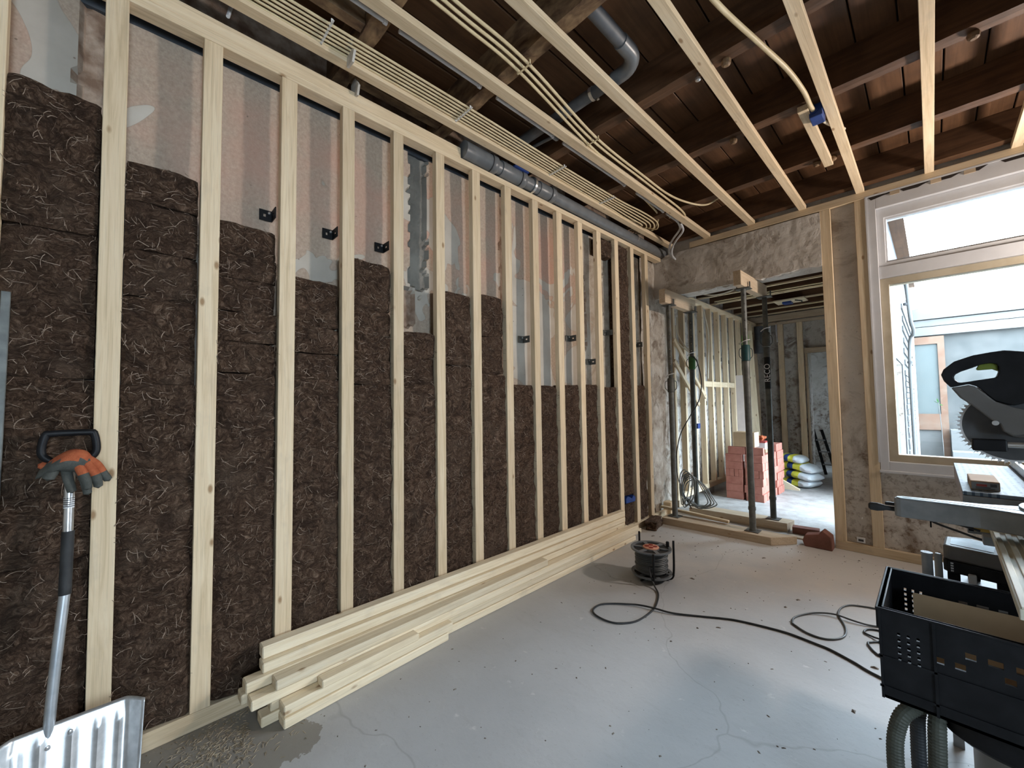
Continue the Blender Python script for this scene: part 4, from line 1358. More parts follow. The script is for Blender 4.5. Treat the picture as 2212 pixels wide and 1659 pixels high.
o = m.build('scoop', 'alu', sh, smooth=True)
md = o.modifiers.new('thick', 'SOLIDIFY')
md.thickness = 0.002
for (y, z) in ((-0.165, 0.245), (-0.115, 0.268), (-0.10, 0.205)):
    MB().lathe([(0.007, 0.0), (0.007, 0.004), (0.003, 0.006)], (0.145 - 0.09 * (z - 0.2), y, z), 10, 'X').build('rivet', 'chrome', sh)
axis = [(0.128, -0.166, 0.18), (0.115, -0.165, 0.32), (0.100, -0.155, 0.52), (0.075, -0.143, 0.72)]
MB().tube(spline(axis, 8), 0.0145, 16).build('shaft_socket', 'alu_dull', sh, True)
MB().tube([(0.077, -0.143, 0.71), (0.062, -0.141, 0.925)], 0.0165, 18).build('grip_sleeve', 'black_rubber', sh, True)
MB().tube([(0.065, -0.1415, 0.915), (0.050, -0.142, 1.13)], 0.0135, 18).build('shaft', 'chrome', sh, True)
s_ = MB().tube([(0.0585, -0.1415, 1.005), (0.0550, -0.1418, 1.045)], 0.0139, 18).build('sticker', 'label_white', sh, True)
for k in range(5):
    zz = 1.010 + 0.007 * k
    MB().tube([(0.0582 - 0.00008 * 7 * k, -0.1415, zz), (0.058 - 0.00008 * 7 * k, -0.1415, zz + 0.0028)], 0.01405, 18).build('sticker_print', 'ink', s_, True)
hd = [(0.050, -0.142, 1.10), (0.046, -0.142, 1.155), (0.046, -0.19, 1.175), (0.044, -0.212, 1.205), (0.042, -0.205, 1.262), (0.042, -0.19, 1.27), (0.042, -0.10, 1.27), (0.042, -0.085, 1.262), (0.044, -0.078, 1.205), (0.046, -0.095, 1.175), (0.046, -0.142, 1.155)]
MB().tube(spline(hd, 6), 0.0115, 12).build('d_handle', 'black_plastic', sh, True)

gv = thing('work_glove', 'orange and grey work glove drooping over the shovel handle', 'glove', (0.085, -0.13, 1.09))


def finger(name, pts, rs, mats, n=12, split=None):
    p = spline(pts, 5)
    k = len(p)
    rr_ = []
    for i in range(k):
        f_ = i / (k - 1) * (len(rs) - 1)
        a = int(min(f_, len(rs) - 2))
        rr_.append(rs[a] + (rs[a + 1] - rs[a]) * (f_ - a))
    rr_[-1] *= 0.55
    p.append(p[-1] + (p[-1] - p[-2]).normalized() * rr_[-1] * 0.6)
    rr_.append(rr_[-1] * 0.25)
    m_ = MB().tube(p, rr_, n)
    if split:
        cut = int(split * (k - 1)) * n
        m_.mi = [1 if min(f__) >= cut else 0 for f__ in m_.f]
    return m_.build(name, mats, gv, True)


# palm folded over the handle bar: a flattened, sagging bag
V_, F_ = [], []
na, nb_ = 16, 14
path = spline([(0.070, -0.215, 1.150), (0.092, -0.185, 1.172), (0.098, -0.150, 1.190), (0.098, -0.118, 1.185), (0.094, -0.093, 1.160), (0.090, -0.078, 1.135)], 3)
for i, p in enumerate(path):
    t_ = i / (len(path) - 1)
    w = 0.016 + 0.020 * math.sin(PI * min(1, t_ * 1.1)) + 0.006 * t_
    h = 0.020 + 0.018 * math.sin(PI * t_)
    for k in range(na):
        a = 2 * PI * k / na
        wr = 1 + 0.18 * noise.noise(Vector((t_ * 5, math.cos(a) * 2, math.sin(a) * 2)))
        V_.append((p.x + math.cos(a) * w * wr, p.y + 0.3 * math.sin(a) * h, p.z + math.sin(a) * h * wr - 0.012))
m = MB()
fs_ = []
for i in range(len(path) - 1):
    for k in range(na):
        fs_.append((i * na + k, i * na + (k + 1) % na, (i + 1) * na + (k + 1) % na, (i + 1) * na + k))
m.add(V_, fs_)
m.f.append(tuple(range(na)))
m.f.append(tuple((len(path) - 1) * na + k for k in range(na)))
m.mi += [0, 0]
m.mi = [1 if sum(m.v[q][2] for q in f__) / len(f__) < 1.178 else 0 for f__ in m.f]
m.build('palm', ['orange', 'glove_grey'], gv, True)
finger('finger', [(0.100, -0.112, 1.188), (0.105, -0.078, 1.160), (0.103, -0.056, 1.120), (0.100, -0.042, 1.094)], [0.014, 0.014, 0.013, 0.012], ['orange', 'glove_grey'], split=0.62)
finger('finger', [(0.108, -0.115, 1.180), (0.118, -0.088, 1.145), (0.118, -0.072, 1.105), (0.114, -0.068, 1.075)], [0.014, 0.0145, 0.014, 0.012], ['orange', 'glove_grey'], split=0.55)
finger('finger', [(0.112, -0.125, 1.172), (0.126, -0.108, 1.135), (0.126, -0.097, 1.100), (0.122, -0.094, 1.074)], [0.014, 0.0145, 0.014, 0.012], ['orange', 'glove_grey'], split=0.45)
finger('finger', [(0.106, -0.120, 1.150), (0.114, -0.104, 1.110), (0.113, -0.098, 1.078), (0.110, -0.093, 1.054)], [0.013, 0.0135, 0.012, 0.011], ['glove_grey', 'glove_grey'])
finger('thumb', [(0.096, -0.150, 1.150), (0.104, -0.143, 1.115), (0.104, -0.136, 1.085), (0.102, -0.132, 1.066)], [0.014, 0.014, 0.013, 0.012], ['glove_grey', 'glove_grey'])
finger('cuff', [(0.090, -0.172, 1.160), (0.100, -0.182, 1.140), (0.100, -0.190, 1.118)], [0.016, 0.018, 0.016], ['glove_grey', 'glove_grey'])
finger('cuff_tab', [(0.080, -0.175, 1.160), (0.082, -0.195, 1.160), (0.080, -0.212, 1.168)], [0.010, 0.013, 0.011], ['orange', 'orange'])

o = timber('grey_lath', (0.028, -0.318, 0.25), (0.008, -0.3085, 1.765), 0.012, 0.022, 'galv', up=(0, 1, 0))
o.location.z -= 0.0
tag(o, 'thin grey strip leaning on the wool at the left picture edge', 'strip')

# ================================================================== CABLE REEL AND CORDS
RX, RY = 0.657, 2.93
cr = thing('cable_reel', 'dark cable reel with orange socket plate standing on the concrete floor', 'cable reel', (RX, RY, 0))


def spoked(z, r, tilt=0):
    m_ = MB()
    m_.lathe([(r - 0.022, z - 0.004), (r, z - 0.006), (r, z + 0.006), (r - 0.022, z + 0.003), (r - 0.022, z - 0.004)], (RX, RY, 0), 40, caps=False)
    for k in range(6):
        a = k * PI / 3 + 0.35
        c_, s_ = math.cos(a), math.sin(a)
        M_ = Matrix(((c_, -s_, 0, RX), (s_, c_, 0, RY), (0, 0, 1, z), (0, 0, 0, 1)))
        m_.box((0.05, -0.014, -0.004), (r - 0.012, 0.014, 0.004), M_)
    m_.lathe([(0.065, z - 0.005), (0.065, z + 0.004)], (RX, RY, 0), 30)
    return m_


m_ = MB()
n = 40
for (za, ra) in ():
    pass
spoked(0.225, 0.150).build('upper_flange', 'reel_plastic', cr, bevel=0.001)
spoked(0.045, 0.150).build('lower_flange', 'reel_plastic', cr, bevel=0.001)
# thin translucent-looking skin of the flanges
MB().lathe([(0.06, 0.2205), (0.145, 0.2205), (0.145, 0.2225), (0.06, 0.2225)], (RX, RY, 0), 36).build('flange_web', 'black_rubber', cr)
MB().lathe([(0.06, 0.0405), (0.145, 0.0405), (0.145, 0.0425), (0.06, 0.0425)], (RX, RY, 0), 36).build('flange_web', 'black_rubber', cr)
MB().lathe([(0.075, 0.045), (0.075, 0.222)], (RX, RY, 0), 30).build('drum', 'black_plastic', cr, True)
wd = MB()
rnd = random.Random(3)
hel = []
for k in range(11 * 36):
    a = 2 * PI * k / 36
    tr_k = k / 36
    z = 0.060 + (tr_k / 11) * 0.143
    hel.append((RX + (0.112 + 0.004 * math.sin(tr_k * 2.3)) * math.cos(a), RY + (0.112 + 0.004 * math.sin(tr_k * 2.3)) * math.sin(a), z + 0.002 * math.sin(a * 0.37)))
wd.tube(hel, 0.0068, 8)
wd.lathe([(0.100, 0.052), (0.100, 0.206)], (RX, RY, 0), 30)
wd.build('wound_cable', 'cable_grey', cr, True)
MB().lathe([(0.060, 0.225), (0.060, 0.234), (0.055, 0.237)], (RX, RY, 0), 30).build('socket_plate', 'socket_orange', cr, True)
for k in range(4):
    a = k * PI / 2 + 0.5
    q = (RX + 0.030 * math.cos(a), RY + 0.030 * math.sin(a), 0)
    MB().lathe([(0.0175, 0.2365), (0.0175, 0.2385), (0.013, 0.2378)], q, 18).build('socket', 'socket_red', cr)
for a in (2.62, 0.35, -1.0):
    c_, s_ = math.cos(a), math.sin(a)
    top = 0.30 if a > 0 else 0.235
    MB().tube(spline([(RX + 0.10 * c_, RY + 0.10 * s_, 0.012), (RX + 0.145 * c_, RY + 0.145 * s_, 0.022), (RX + 0.160 * c_, RY + 0.160 * s_, 0.09), (RX + 0.162 * c_, RY + 0.162 * s_, top)], 6), 0.008, 10).build('leg_bar', 'black_plastic', cr, True)
MB().lathe([(0.012, 0.23), (0.013, 0.262), (0.009, 0.268)], (RX + 0.085, RY + 0.10, 0), 14).build('crank_knob', 'black_plastic', cr, True)
for k in range(3):
    a = k * 2 * PI / 3 + 0.3
    MB().cyl((RX, RY, 0.008), (RX + 0.12 * math.cos(a), RY + 0.12 * math.sin(a), 0.008), 0.0075, 8).build('foot_bar', 'black_plastic', cr)
MB().cyl((RX, RY, 0.0), (RX, RY, 0.06), 0.02, 12).build('axle', 'black_plastic', cr)

cord1 = [(0.70, 2.815, 0.12), (0.715, 2.80, 0.07), (0.754, 2.78, 0.012), (0.819, 2.709, 0), (0.871, 2.583, 0), (0.895, 2.483, 0), (0.898, 2.37, 0), (0.882, 2.27, 0), (0.826, 2.19, 0), (0.76, 2.161, 0), (0.679, 2.166, 0), (0.631, 2.195, 0), (0.613, 2.245, 0), (0.619, 2.306, 0), (0.67, 2.371, 0), (0.739, 2.425, 0.002), (0.806, 2.463, 0.006), (0.895, 2.49, 0.008), (1.001, 2.523, 0.003), (1.113, 2.596, 0), (1.257, 2.69, 0), (1.331, 2.726, 0), (1.444, 2.757, 0), (1.553, 2.778, 0), (1.625, 2.776, 0), (1.696, 2.767, 0), (1.763, 2.757, 0), (1.861, 2.713, 0), (1.922, 2.676, 0), (1.976, 2.653, 0), (2.10, 2.60, 0), (2.35, 2.55, 0)]
o = MB().tube(spline([(x, y, z + 0.0058) for x, y, z in cord1], 6), 0.0056, 8).build('extension_cord', 'cable_black', smooth=True, origin=(0.9, 2.5, 0))
tag(o, 'black extension cord looping from the cable reel across the floor to the crate', 'cord')
cord2 = [(2.3, 3.60, 0), (1.99, 3.50, 0), (1.898, 3.487, 0), (1.841, 3.471, 0), (1.771, 3.429, 0), (1.736, 3.34, 0), (1.738, 3.228, 0), (1.777, 3.122, 0), (1.795, 3.051, 0), (1.798, 2.969, 0), (1.77, 2.9, 0), (1.716, 2.856, 0), (1.646, 2.859, 0), (1.579, 2.903, 0), (1.559, 2.929, 0), (1.553, 2.995, 0), (1.578, 3.069, 0), (1.634, 3.149, 0.004), (1.72, 3.196, 0.010), (1.812, 3.19, 0.008), (1.885, 3.206, 0.002), (1.99, 3.26, 0), (2.3, 3.35, 0)]
o = MB().tube(spline([(x, y, z + 0.0055) for x, y, z in cord2], 6), 0.0052, 8).build('power_cord', 'cable_grey', smooth=True, origin=(1.8, 3.1, 0))
tag(o, 'grey power cord lying in an open loop left of the black crate', 'cord')
cord3 = [(2.3, 3.10, 0.012), (1.99, 3.03, 0.012), (1.941, 3.05, 0.008), (1.909, 3.068, 0.002), (1.871, 3.094, 0), (1.883, 3.149, 0), (1.93, 3.175, 0), (1.975, 3.13, 0.0), (1.955, 3.06, 0.0), (1.91, 3.00, 0), (1.898, 2.967, 0), (1.934, 2.891, 0), (1.98, 2.865, 0), (2.2, 2.80, 0)]
o = MB().tube(spline([(x, y, z + 0.0055) for x, y, z in cord3], 6), 0.0052, 8).build('power_cord', 'cable_black', smooth=True, origin=(1.92, 3.0, 0))
tag(o, 'small dark loop of cord right beside the corner of the black crate', 'cord')

# ================================================================== PROPS, NEEDLES AND SILLS IN THE OPENING
o = MB().prism([(0.09, 4.265), (1.115, 4.318), (1.275, 4.525), (0.08, 4.475)], 0.0, 0.072, 'XY').build('sill_beam', 'pine_dusty', origin=(0.6, 4.4, 0), bevel=0.004)
tag(o, 'dusty timber sill beam with a cut corner under the two near props', 'beam', 'sill beams')
o = MB().prism([(0.155, 4.83), (1.125, 4.868), (1.15, 5.06), (0.15, 5.03)], 0.0, 0.085, 'XY').build('sill_beam', 'pine_dusty', origin=(0.6, 4.95, 0), bevel=0.004)
tag(o, 'dusty timber sill beam under the two props behind the header', 'beam', 'sill beams')
for lb, x0, x1, z0, z1, ya, yb_ in (('left short needle beam across two prop heads under the broken header', 0.148, 0.220, 2.425, 2.580, 4.24, 5.06), ('right short needle beam across two prop heads under the broken header', 0.905, 0.975, 2.455, 2.598, 4.24, 5.06)):
    o = timber('needle_beam', ((x0 + x1) / 2, ya, (z0 + z1) / 2), ((x0 + x1) / 2 + (0.0 if x0 < 0.5 else 0.015), yb_, (z0 + z1) / 2), x1 - x0, z1 - z0, 'pine_dusty', bevel=0.004)
    tag(o, lb, 'beam', 'needle beams')

props = [
    ('steel prop at the left of the near pair, beside the wool bays', 0.180, 4.400, 0.073, 2.425, 1.60, 'galv_dark', 'galv'),
    ('steel prop with a green collar at the left of the far pair', 0.195, 4.955, 0.086, 2.425, 1.88, 'green', 'galv_dark'),
    ('steel prop with a teal collar at the right of the near pair', 0.938, 4.425, 0.073, 2.455, 1.89, 'teal', 'galv'),
    ('dark steel prop with a lettered sticker at the right of the far pair', 0.985, 4.965, 0.086, 2.455, 2.07, 'galv_dark', 'galv_dark')]
for k, (lb, px, py, z0, z1, zc, cm, tm) in enumerate(props):
    rt = thing('steel_prop', lb, 'prop', (px, py, z0), 'steel props in the opening')
    MB().box((px - 0.06, py - 0.06, z0), (px + 0.06, py + 0.06, z0 + 0.006)).build('base_plate', 'galv_dark', rt)
    MB().cyl((px, py, z0 + 0.006), (px, py, zc), 0.0285, 20).build('outer_tube', tm, rt, True)
    # inner tube pierced by pin holes
    m = MB()
    nh, rr_ = 16, 0.0235
    zl = [zc]
    z = zc + 0.07
    while z < z1 - 0.05:
        zl += [z - 0.008, z + 0.008]
        z += 0.085
    zl.append(z1 - 0.006)
    vs_ = [(px + rr_ * math.cos(2 * PI * q / nh + PI / nh - 2.34), py + rr_ * math.sin(2 * PI * q / nh + PI / nh - 2.34), zz) for zz in zl for q in range(nh)]
    fs_ = []
    for i in range(len(zl) - 1):
        for q in range(nh):
            if i % 2 == 1 and q in (2, 10) and i < len(zl) - 2:
                continue
            fs_.append((i * nh + q, i * nh + (q + 1) % nh, (i + 1) * nh + (q + 1) % nh, (i + 1) * nh + q))
    m.add(vs_, fs_)
    m.build('inner_tube', 'galv_dark' if k != 2 else 'galv', rt)
    c_ = MB().lathe([(0.031, zc - 0.16), (0.038, zc - 0.155), (0.038, zc - 0.01), (0.031, zc)], (px, py, 0), 20).build('collar', cm, rt, True)
    for sgn in (-1, 1):
        hx, hy = 0.69 * sgn, 0.72 * sgn
        MB().tube(spline([(px + hx * 0.036, py + hy * 0.036, zc - 0.03), (px + hx * 0.062, py + hy * 0.062, zc - 0.045), (px + hx * 0.064, py + hy * 0.064, zc - 0.11), (px + hx * 0.036, py + hy * 0.036, zc - 0.14)], 5), 0.004, 8).build('collar_handle', 'galv_dark', c_, True)
    MB().tube(spline([(px - 0.04, py - 0.03, zc + 0.01), (px - 0.0, py - 0.045, zc + 0.035), (px + 0.04, py + 0.0, zc + 0.05)], 5), 0.005, 8).build('pin', 'chrome', rt, True)
    hp_ = MB().box((px - 0.065, py - 0.06, z1 - 0.006), (px + 0.065, py + 0.06, z1)).build('head_plate', 'galv_dark', rt)
    for sx in (-1, 1):
        MB().box((px + sx * 0.058 - 0.004, py - 0.012, z1), (px + sx * 0.058 + 0.004, py + 0.012, z1 + 0.06)).build('head_fork', 'galv_dark', hp_)
    if k in (2, 3):
        MB().lathe([(0.031, 0.0), (0.033, 0.004), (0.033, 0.03), (0.031, 0.034)], (px, py, z0 + 0.20), 20).build('tube_ring', tm, rt, True)
# lettering on the fourth prop
px, py = props[3][1], props[3][2]
st_ = MB().lathe([(0.0292, 1.46), (0.0292, 1.80)], (px, py, 0), 24).build('sticker', 'black_plastic', bpy.data.objects['steel_prop.003'], True)
cu = bpy.data.curves.new('lettering', 'FONT')
cu.body = 'RECO'
cu.size = 0.075
cu.extrude = 0.0005
cu.align_x = 'CENTER'
cu.align_y = 'CENTER'
ct = bpy.data.objects.new('lettering', cu)
col.objects.link(ct)
ct.data.materials.append(MAT['label_white'])
ny_ = Vector((2.2 - px, 0 - py, 0)).normalized()
txd = Vector((0, 0, 1))
tyd = ny_.cross(txd)
P_ = Vector((px, py, 1.63)) + ny_ * 0.031
ct.matrix_world = Matrix(((txd.x, tyd.x, ny_.x, P_.x), (txd.y, tyd.y, ny_.y, P_.y), (txd.z, tyd.z, ny_.z, P_.z), (0, 0, 0, 1)))
dg = bpy.context.evaluated_depsgraph_get()
me = bpy.data.meshes.new_from_object(ct.evaluated_get(dg))
mw = ct.matrix_world.copy()
bpy.data.objects.remove(ct)
lt = bpy.data.objects.new('lettering', me)
col.objects.link(lt)
lt.parent = st_
lt.matrix_local = Matrix.Translation(-Vector((px, py, props[3][3]))) @ mw
# ---- things lying around the props
o = timber('pine_lath', (-0.03, 4.50, 0.125), (0.70, 4.500, 0.095), 0.045, 0.028, 'pine', bevel=0.006)
tag(o, 'thin pine lath lying aslant over the near sill beam', 'lath')
o = MB().box((-0.05, 4.60, 0), (0.04, 4.70, 0.16)).build('timber_block', 'pine', bevel=0.004, origin=(0, 4.65, 0))
tag(o, 'small pine block standing behind the left near prop', 'block')


def lump(name, c, s, mat, seed, amp=0.2, sub=3, square=False):
    import bmesh
    bm = bmesh.new()
    if square:
        bmesh.ops.create_cube(bm, size=1.0)
        bmesh.ops.subdivide_edges(bm, edges=bm.edges, cuts=4, use_grid_fill=True)
    else:
        bmesh.ops.create_icosphere(bm, subdivisions=sub, radius=0.5)
    zmin = 1e9
    for v in bm.verts:
        q = v.co * 3 + Vector((seed, seed * 2, 0))
        v.co += v.co.normalized() * noise.noise(q) * amp + Vector((0, 0, 0))
        v.co += v.co.normalized() * noise.noise(q * 3) * amp * 0.4
        v.co = Vector((v.co.x * s[0], v.co.y * s[1], v.co.z * s[2]))
        zmin = min(zmin, v.co.z)
    for v in bm.verts:
        v.co.z = max(v.co.z - zmin - 0.002, 0)
    me = bpy.data.meshes.new(name)
    bm.to_mesh(me)
    bm.free()
    me.materials.append(MAT[mat])
    o_ = bpy.data.objects.new(name, me)
    col.objects.link(o_)
    o_.location = c
    return o_


o = lump('wool_offcut', (0.085, 4.10, 0), (0.11, 0.28, 0.085), 'wool', 3, 0.12, 3, True)
o.rotation_euler.z = 0.25
tag(o, 'brown wool offcut lying on the floor by the near sill beam', 'insulation')
bk = MB().box((-0.11, -0.052, 0), (0.11, 0.052, 0.062)).mesh('loose_brick', 'brick_dark')
o = place(bk, 'loose_brick', Matrix.Translation((1.27, 4.93, 0)) @ Matrix.Rotation(R(8), 4, 'Z'), None, 0.004)
tag(o, 'dark red brick lying flat behind the right end of the sill beams', 'brick', 'loose bricks')
o = MB().prism([(1.33, 0.0), (1.535, 0.0), (1.53, 0.12), (1.47, 0.165), (1.44, 0.13), (1.335, 0.10), (1.315, 0.05)], 4.52, 4.64).build('brick_lump', 'brick_dark', origin=(1.43, 4.58, 0), bevel=0.008)
tag(o, 'dark red broken brick lump against the end wall frame', 'brick')
o = MB().box((1.16, 4.70, 0), (1.32, 4.78, 0.012)).build('wood_scrap', 'pine_dusty', origin=(1.24, 4.74, 0))
tag(o, 'flat dusty wood scrap on the floor by the broken brick', 'scrap')
rnd = random.Random(8)
for k in range(5):
    o = lump('plaster_crumb', (0.70 + 0.05 * k, 4.57 + 0.03 * (k % 2), 0), (rnd.uniform(0.02, 0.06), rnd.uniform(0.02, 0.04), 0.03), 'headeredge', k, 0.25, 2)
    tag(o, 'pale plaster crumb between the two sill beams, %s from the left' % ordinal(k), 'crumb', 'plaster crumbs between the sill beams')

# coil of grey cable hanging from the left far prop
cl = thing('cable_coil', 'coil of grey cable hanging by the left far prop', 'cable', (0.16, 4.75, 0.0))
rnd = random.Random(6)
m = MB()
for k in range(9):
    w, h = 0.07 + 0.010 * k, 0.40 - 0.018 * (k % 4)
    cx = 0.155 + 0.012 * (k % 3) + 0.01 * k
    top = 0.53 - 0.012 * k + rnd.uniform(-0.01, 0.01)
    bt = 0.085 + rnd.uniform(0, 0.05)
    sl = 0.10 if k > 3 else -0.05
    yk = 4.735 + 0.006 * k
    pts = [(cx, yk, top), (cx + w * 0.7, yk + 0.005, top - 0.06), (cx + w + sl * 0.5, yk, top - 0.2), (cx + w * 0.8 + sl, yk, bt + 0.06), (cx + sl * 0.8, yk, bt), (cx - w * 0.5 + sl * 0.3, yk, bt + 0.06), (cx - w * 0.9, yk, top - 0.22), (cx - w * 0.7, yk, top - 0.06)]
    m.tube(spline(pts, 5, True), 0.0062, 6, closed=True)
m.build('coils', 'cable_coil', cl, True)
m = MB().tube(spline([(0.205, 4.90, 1.88), (0.27, 4.90, 1.82), (0.315, 4.90, 1.62), (0.31, 4.90, 1.45), (0.262, 4.90, 1.30), (0.166, 4.90, 1.144), (0.06, 4.89, 0.95), (0.015, 4.87, 0.74), (0.01, 4.85, 0.56), (0.055, 4.80, 0.39), (0.14, 4.76, 0.22), (0.22, 4.74, 0.10)], 6), 0.0062, 8)
m.build('tail', 'cable_black', cl, True)

# ================================================================== FAR ROOM CONTENTS
mb_ = MB().box((-0.105, -0.026, 0), (0.105, 0.026, 0.1)).mesh('brick', 'brick')
mh_ = MB().box((-0.026, -0.105, 0), (0.026, 0.105, 0.1)).mesh('brick', 'brick')
rnd = random.Random(17)


def brick_at(mesh, x, y, z, lb='x'):
    o_ = place(mesh, 'clay_brick', Matrix.Translation((x + rnd.uniform(-0.003, 0.003), y, z)) @ Matrix.Rotation(rnd.uniform(-0.015, 0.015), 4, 'Z'), None, 0.003)
    tag(o_, 'red clay brick ' + lb, 'brick', 'bricks stacked on edge in the far room')


LV = ['bottom', 'second', 'third', 'fourth', 'fifth', 'sixth']
for lv in range(6):
    z = 0.101 * lv
    for cxk, cx in enumerate((0.285, 0.528)):
        side = ['left', 'right'][cxk]
        if lv == 3:
            for q in range(4):
                brick_at(mh_, cx - 0.079 + 0.0535 * q, 6.11, z, 'end-on, %s half of the far stack, %s from left' % (side, ordinal(q)))
            if cxk == 1:
                for r_ in range(1, 5):
                    brick_at(mh_, cx - 0.079 + 0.0535 * 3, 6.11 + 0.216 * r_, z, 'lengthwise on right side of the far stack, %s from front' % ordinal(r_))
            continue
        rows = 18 if cxk == 1 else 2
        sx = -0.015 * lv if cxk == 1 and lv < 2 else 0
        for r_ in range(rows):
            if cxk == 0 and lv == 5 and r_ > 0:
                continue
            brick_at(mb_, cx + (0.02 if r_ > 11 else 0) * cxk + sx, 6.03 + 0.0535 * r_, z, 'in %s half of far stack, %s layer, %s from front' % (side, LV[lv], ordinal(r_)))
for r_ in range(12, 18):
    brick_at(mb_, 0.535, 6.03 + 0.0535 * r_, 0.606, 'in raised back row on top of far stack, %s from front' % ordinal(r_ - 12))
brick_at(mb_, 0.32, 6.04, 0.606, 'under the left end of the cardboard box on the far stack')
o = MB().box((0.285, 6.02, 0.709), (0.545, 6.22, 0.905)).build('cardboard_box', 'cardboard', origin=(0.41, 6.12, 0.709), bevel=0.004)
tag(o, 'plain brown cardboard box on top of the red brick stack', 'box')
# bricks under the box and the packet
brick_at(mb_, 0.54, 6.04, 0.606, 'under the right end of the cardboard box on the far stack')
pk_ = thing('packet', 'white and red packet on the brick stack behind the cardboard box', 'packet', (0.50, 6.45, 0.606))
MB().box((0.42, 6.36, 0.608), (0.58, 6.56, 0.655)).build('brick_base', 'cardboard_dark', pk_)
MB().box((0.42, 6.36, 0.655), (0.58, 6.56, 0.76)).build('sleeve', 'label_white', pk_, bevel=0.004)
MB().box((0.418, 6.358, 0.742), (0.582, 6.562, 0.762)).build('red_band', 'ink_red', pk_)
o = lump('orange_rag', (0.51, 6.45, 0.7625), (0.12, 0.12, 0.07), 'orange', 5, 0.3)
tag(o, 'crumpled orange rag on top of the white packet', 'rag')


def bag(loc, rz, tilt, lb, size=(0.60, 0.36, 0.13), sag=0.0):
    V, F = [], []
    a_, b_n = 28, 18
    for i in range(a_ + 1):
        u = -1 + 2 * i / a_
        for k in range(b_n):
            th = 2 * PI * k / b_n
            e = (1 - abs(u) ** 5) ** 0.5 if abs(u) < 1 else 0.0
            wy = (abs(math.cos(th)) ** 0.5) * (1 if math.cos(th) > 0 else -1)
            wz = (abs(math.sin(th)) ** 0.9) * (1 if math.sin(th) > 0 else -1)
            n_ = 1 + 0.10 * noise.noise(Vector((u * 3, wy * 2, wz * 2 + rz * 5)))
            V.append((u * size[0] / 2, wy * size[1] / 2 * (0.80 + 0.20 * e) * n_, wz * size[2] / 2 * (0.12 + 0.88 * e) * n_ - sag * max(0, u + 0.2) ** 2))
    for i in range(a_):
        for k in range(b_n):
            F.append((i * b_n + k, i * b_n + (k + 1) % b_n, (i + 1) * b_n + (k + 1) % b_n, (i + 1) * b_n + k))
    m_ = MB().add(V, F)
    m_.f += [tuple(range(b_n)), tuple(a_ * b_n + k for k in range(b_n))]
    m_.mi += [0, 0]
    me_ = m_.mesh('cement_bag', 'bag', True)
    M_ = Matrix.Translation(loc) @ Matrix.Rotation(rz, 4, 'Z') @ Matrix.Rotation(tilt, 4, 'Y')
    o_ = place(me_, 'cement_bag', M_)
    tag(o_, lb, 'bag', 'bags by the brick stack')


bag((0.73, 7.55, 0.062), R(-18), R(0), 'yellow and white cement bag at the bottom of the pile by the bricks', (0.46, 0.40, 0.12))
bag((0.745, 7.54, 0.186), R(-24), R(2), 'blue, yellow and white cement bag lying second from the bottom by the bricks', (0.50, 0.38, 0.115), 0.02)
bag((0.735, 7.56, 0.308), R(-16), R(3), 'blue and yellow cement bag sagging third up in the pile by the bricks', (0.50, 0.36, 0.115), 0.03)
bag((0.655, 7.54, 0.425), R(-10), R(5), 'yellow and white cement bag on top of the pile by the bricks', (0.34, 0.34, 0.11), 0.01)
o = MB().prism([(0.545, 0.0), (0.80, 0.0), (0.80, 0.022), (0.56, 0.15), (0.545, 0.13)], 7.12, 7.17).build('timber_wedge', 'pine_fresh', origin=(0.68, 7.15, 0), bevel=0.002)
tag(o, 'long pale timber wedge on the floor in front of the cement bags', 'wedge')
# step ladder in the doorway
ld = thing('step_ladder', 'black folded step ladder leaning in the dark far doorway', 'ladder', (0.85, 9.0, 0))
for dx in (0, 0.15):
    timber('rail', (0.845 + dx, 8.93, 0.0), (0.66 + dx * 0.8, 9.12, 0.775), 0.02, 0.045, 'black_plastic', ld, up=(1, 0, 0))
for q in (0.22, 0.50, 0.76):
    z = 0.775 * q
    x = 0.845 - 0.185 * q
    y = 8.93 + 0.19 * q
    MB().box((x, y - 0.03, z - 0.01), (x + 0.155 - 0.03 * q, y + 0.05, z + 0.012)).build('tread', 'grey_plastic' if q < 0.9 else 'black_plastic', ld)
# boards leaning on the far frame
for k, (xa, ya, xb_, yb_, z1, w, mt, lb) in enumerate(((0.00, 7.35, -0.04, 7.42, 1.75, 0.12, 'ply', 'pinkish board leaning in the far room left of the others'), (0.155, 7.62, 0.0, 7.85, 2.54, 0.13, 'pine_fresh', 'tall pale board with a green label leaning in the far room'), (0.10, 7.95, 0.02, 8.10, 2.1, 0.10, 'pine_dusty', 'dull board leaning behind the tall pale board in the far room'))):
    o = timber('leaning_board', (xa, ya, 0.004), (xb_, yb_, z1), 0.02, w, mt, up=(1, 0.2, 0))
    tag(o, lb, 'board', 'boards leaning in the far room')
    if k == 1:
        MB().box((-0.055, 7.815, 2.30), (0.045, 7.822, 2.50)).build('label', 'lime_label', o, origin=(0, 7.82, 2.4)).matrix_local = o.matrix_world.inverted() @ Matrix.Translation((-0.02, 7.80, 2.37))
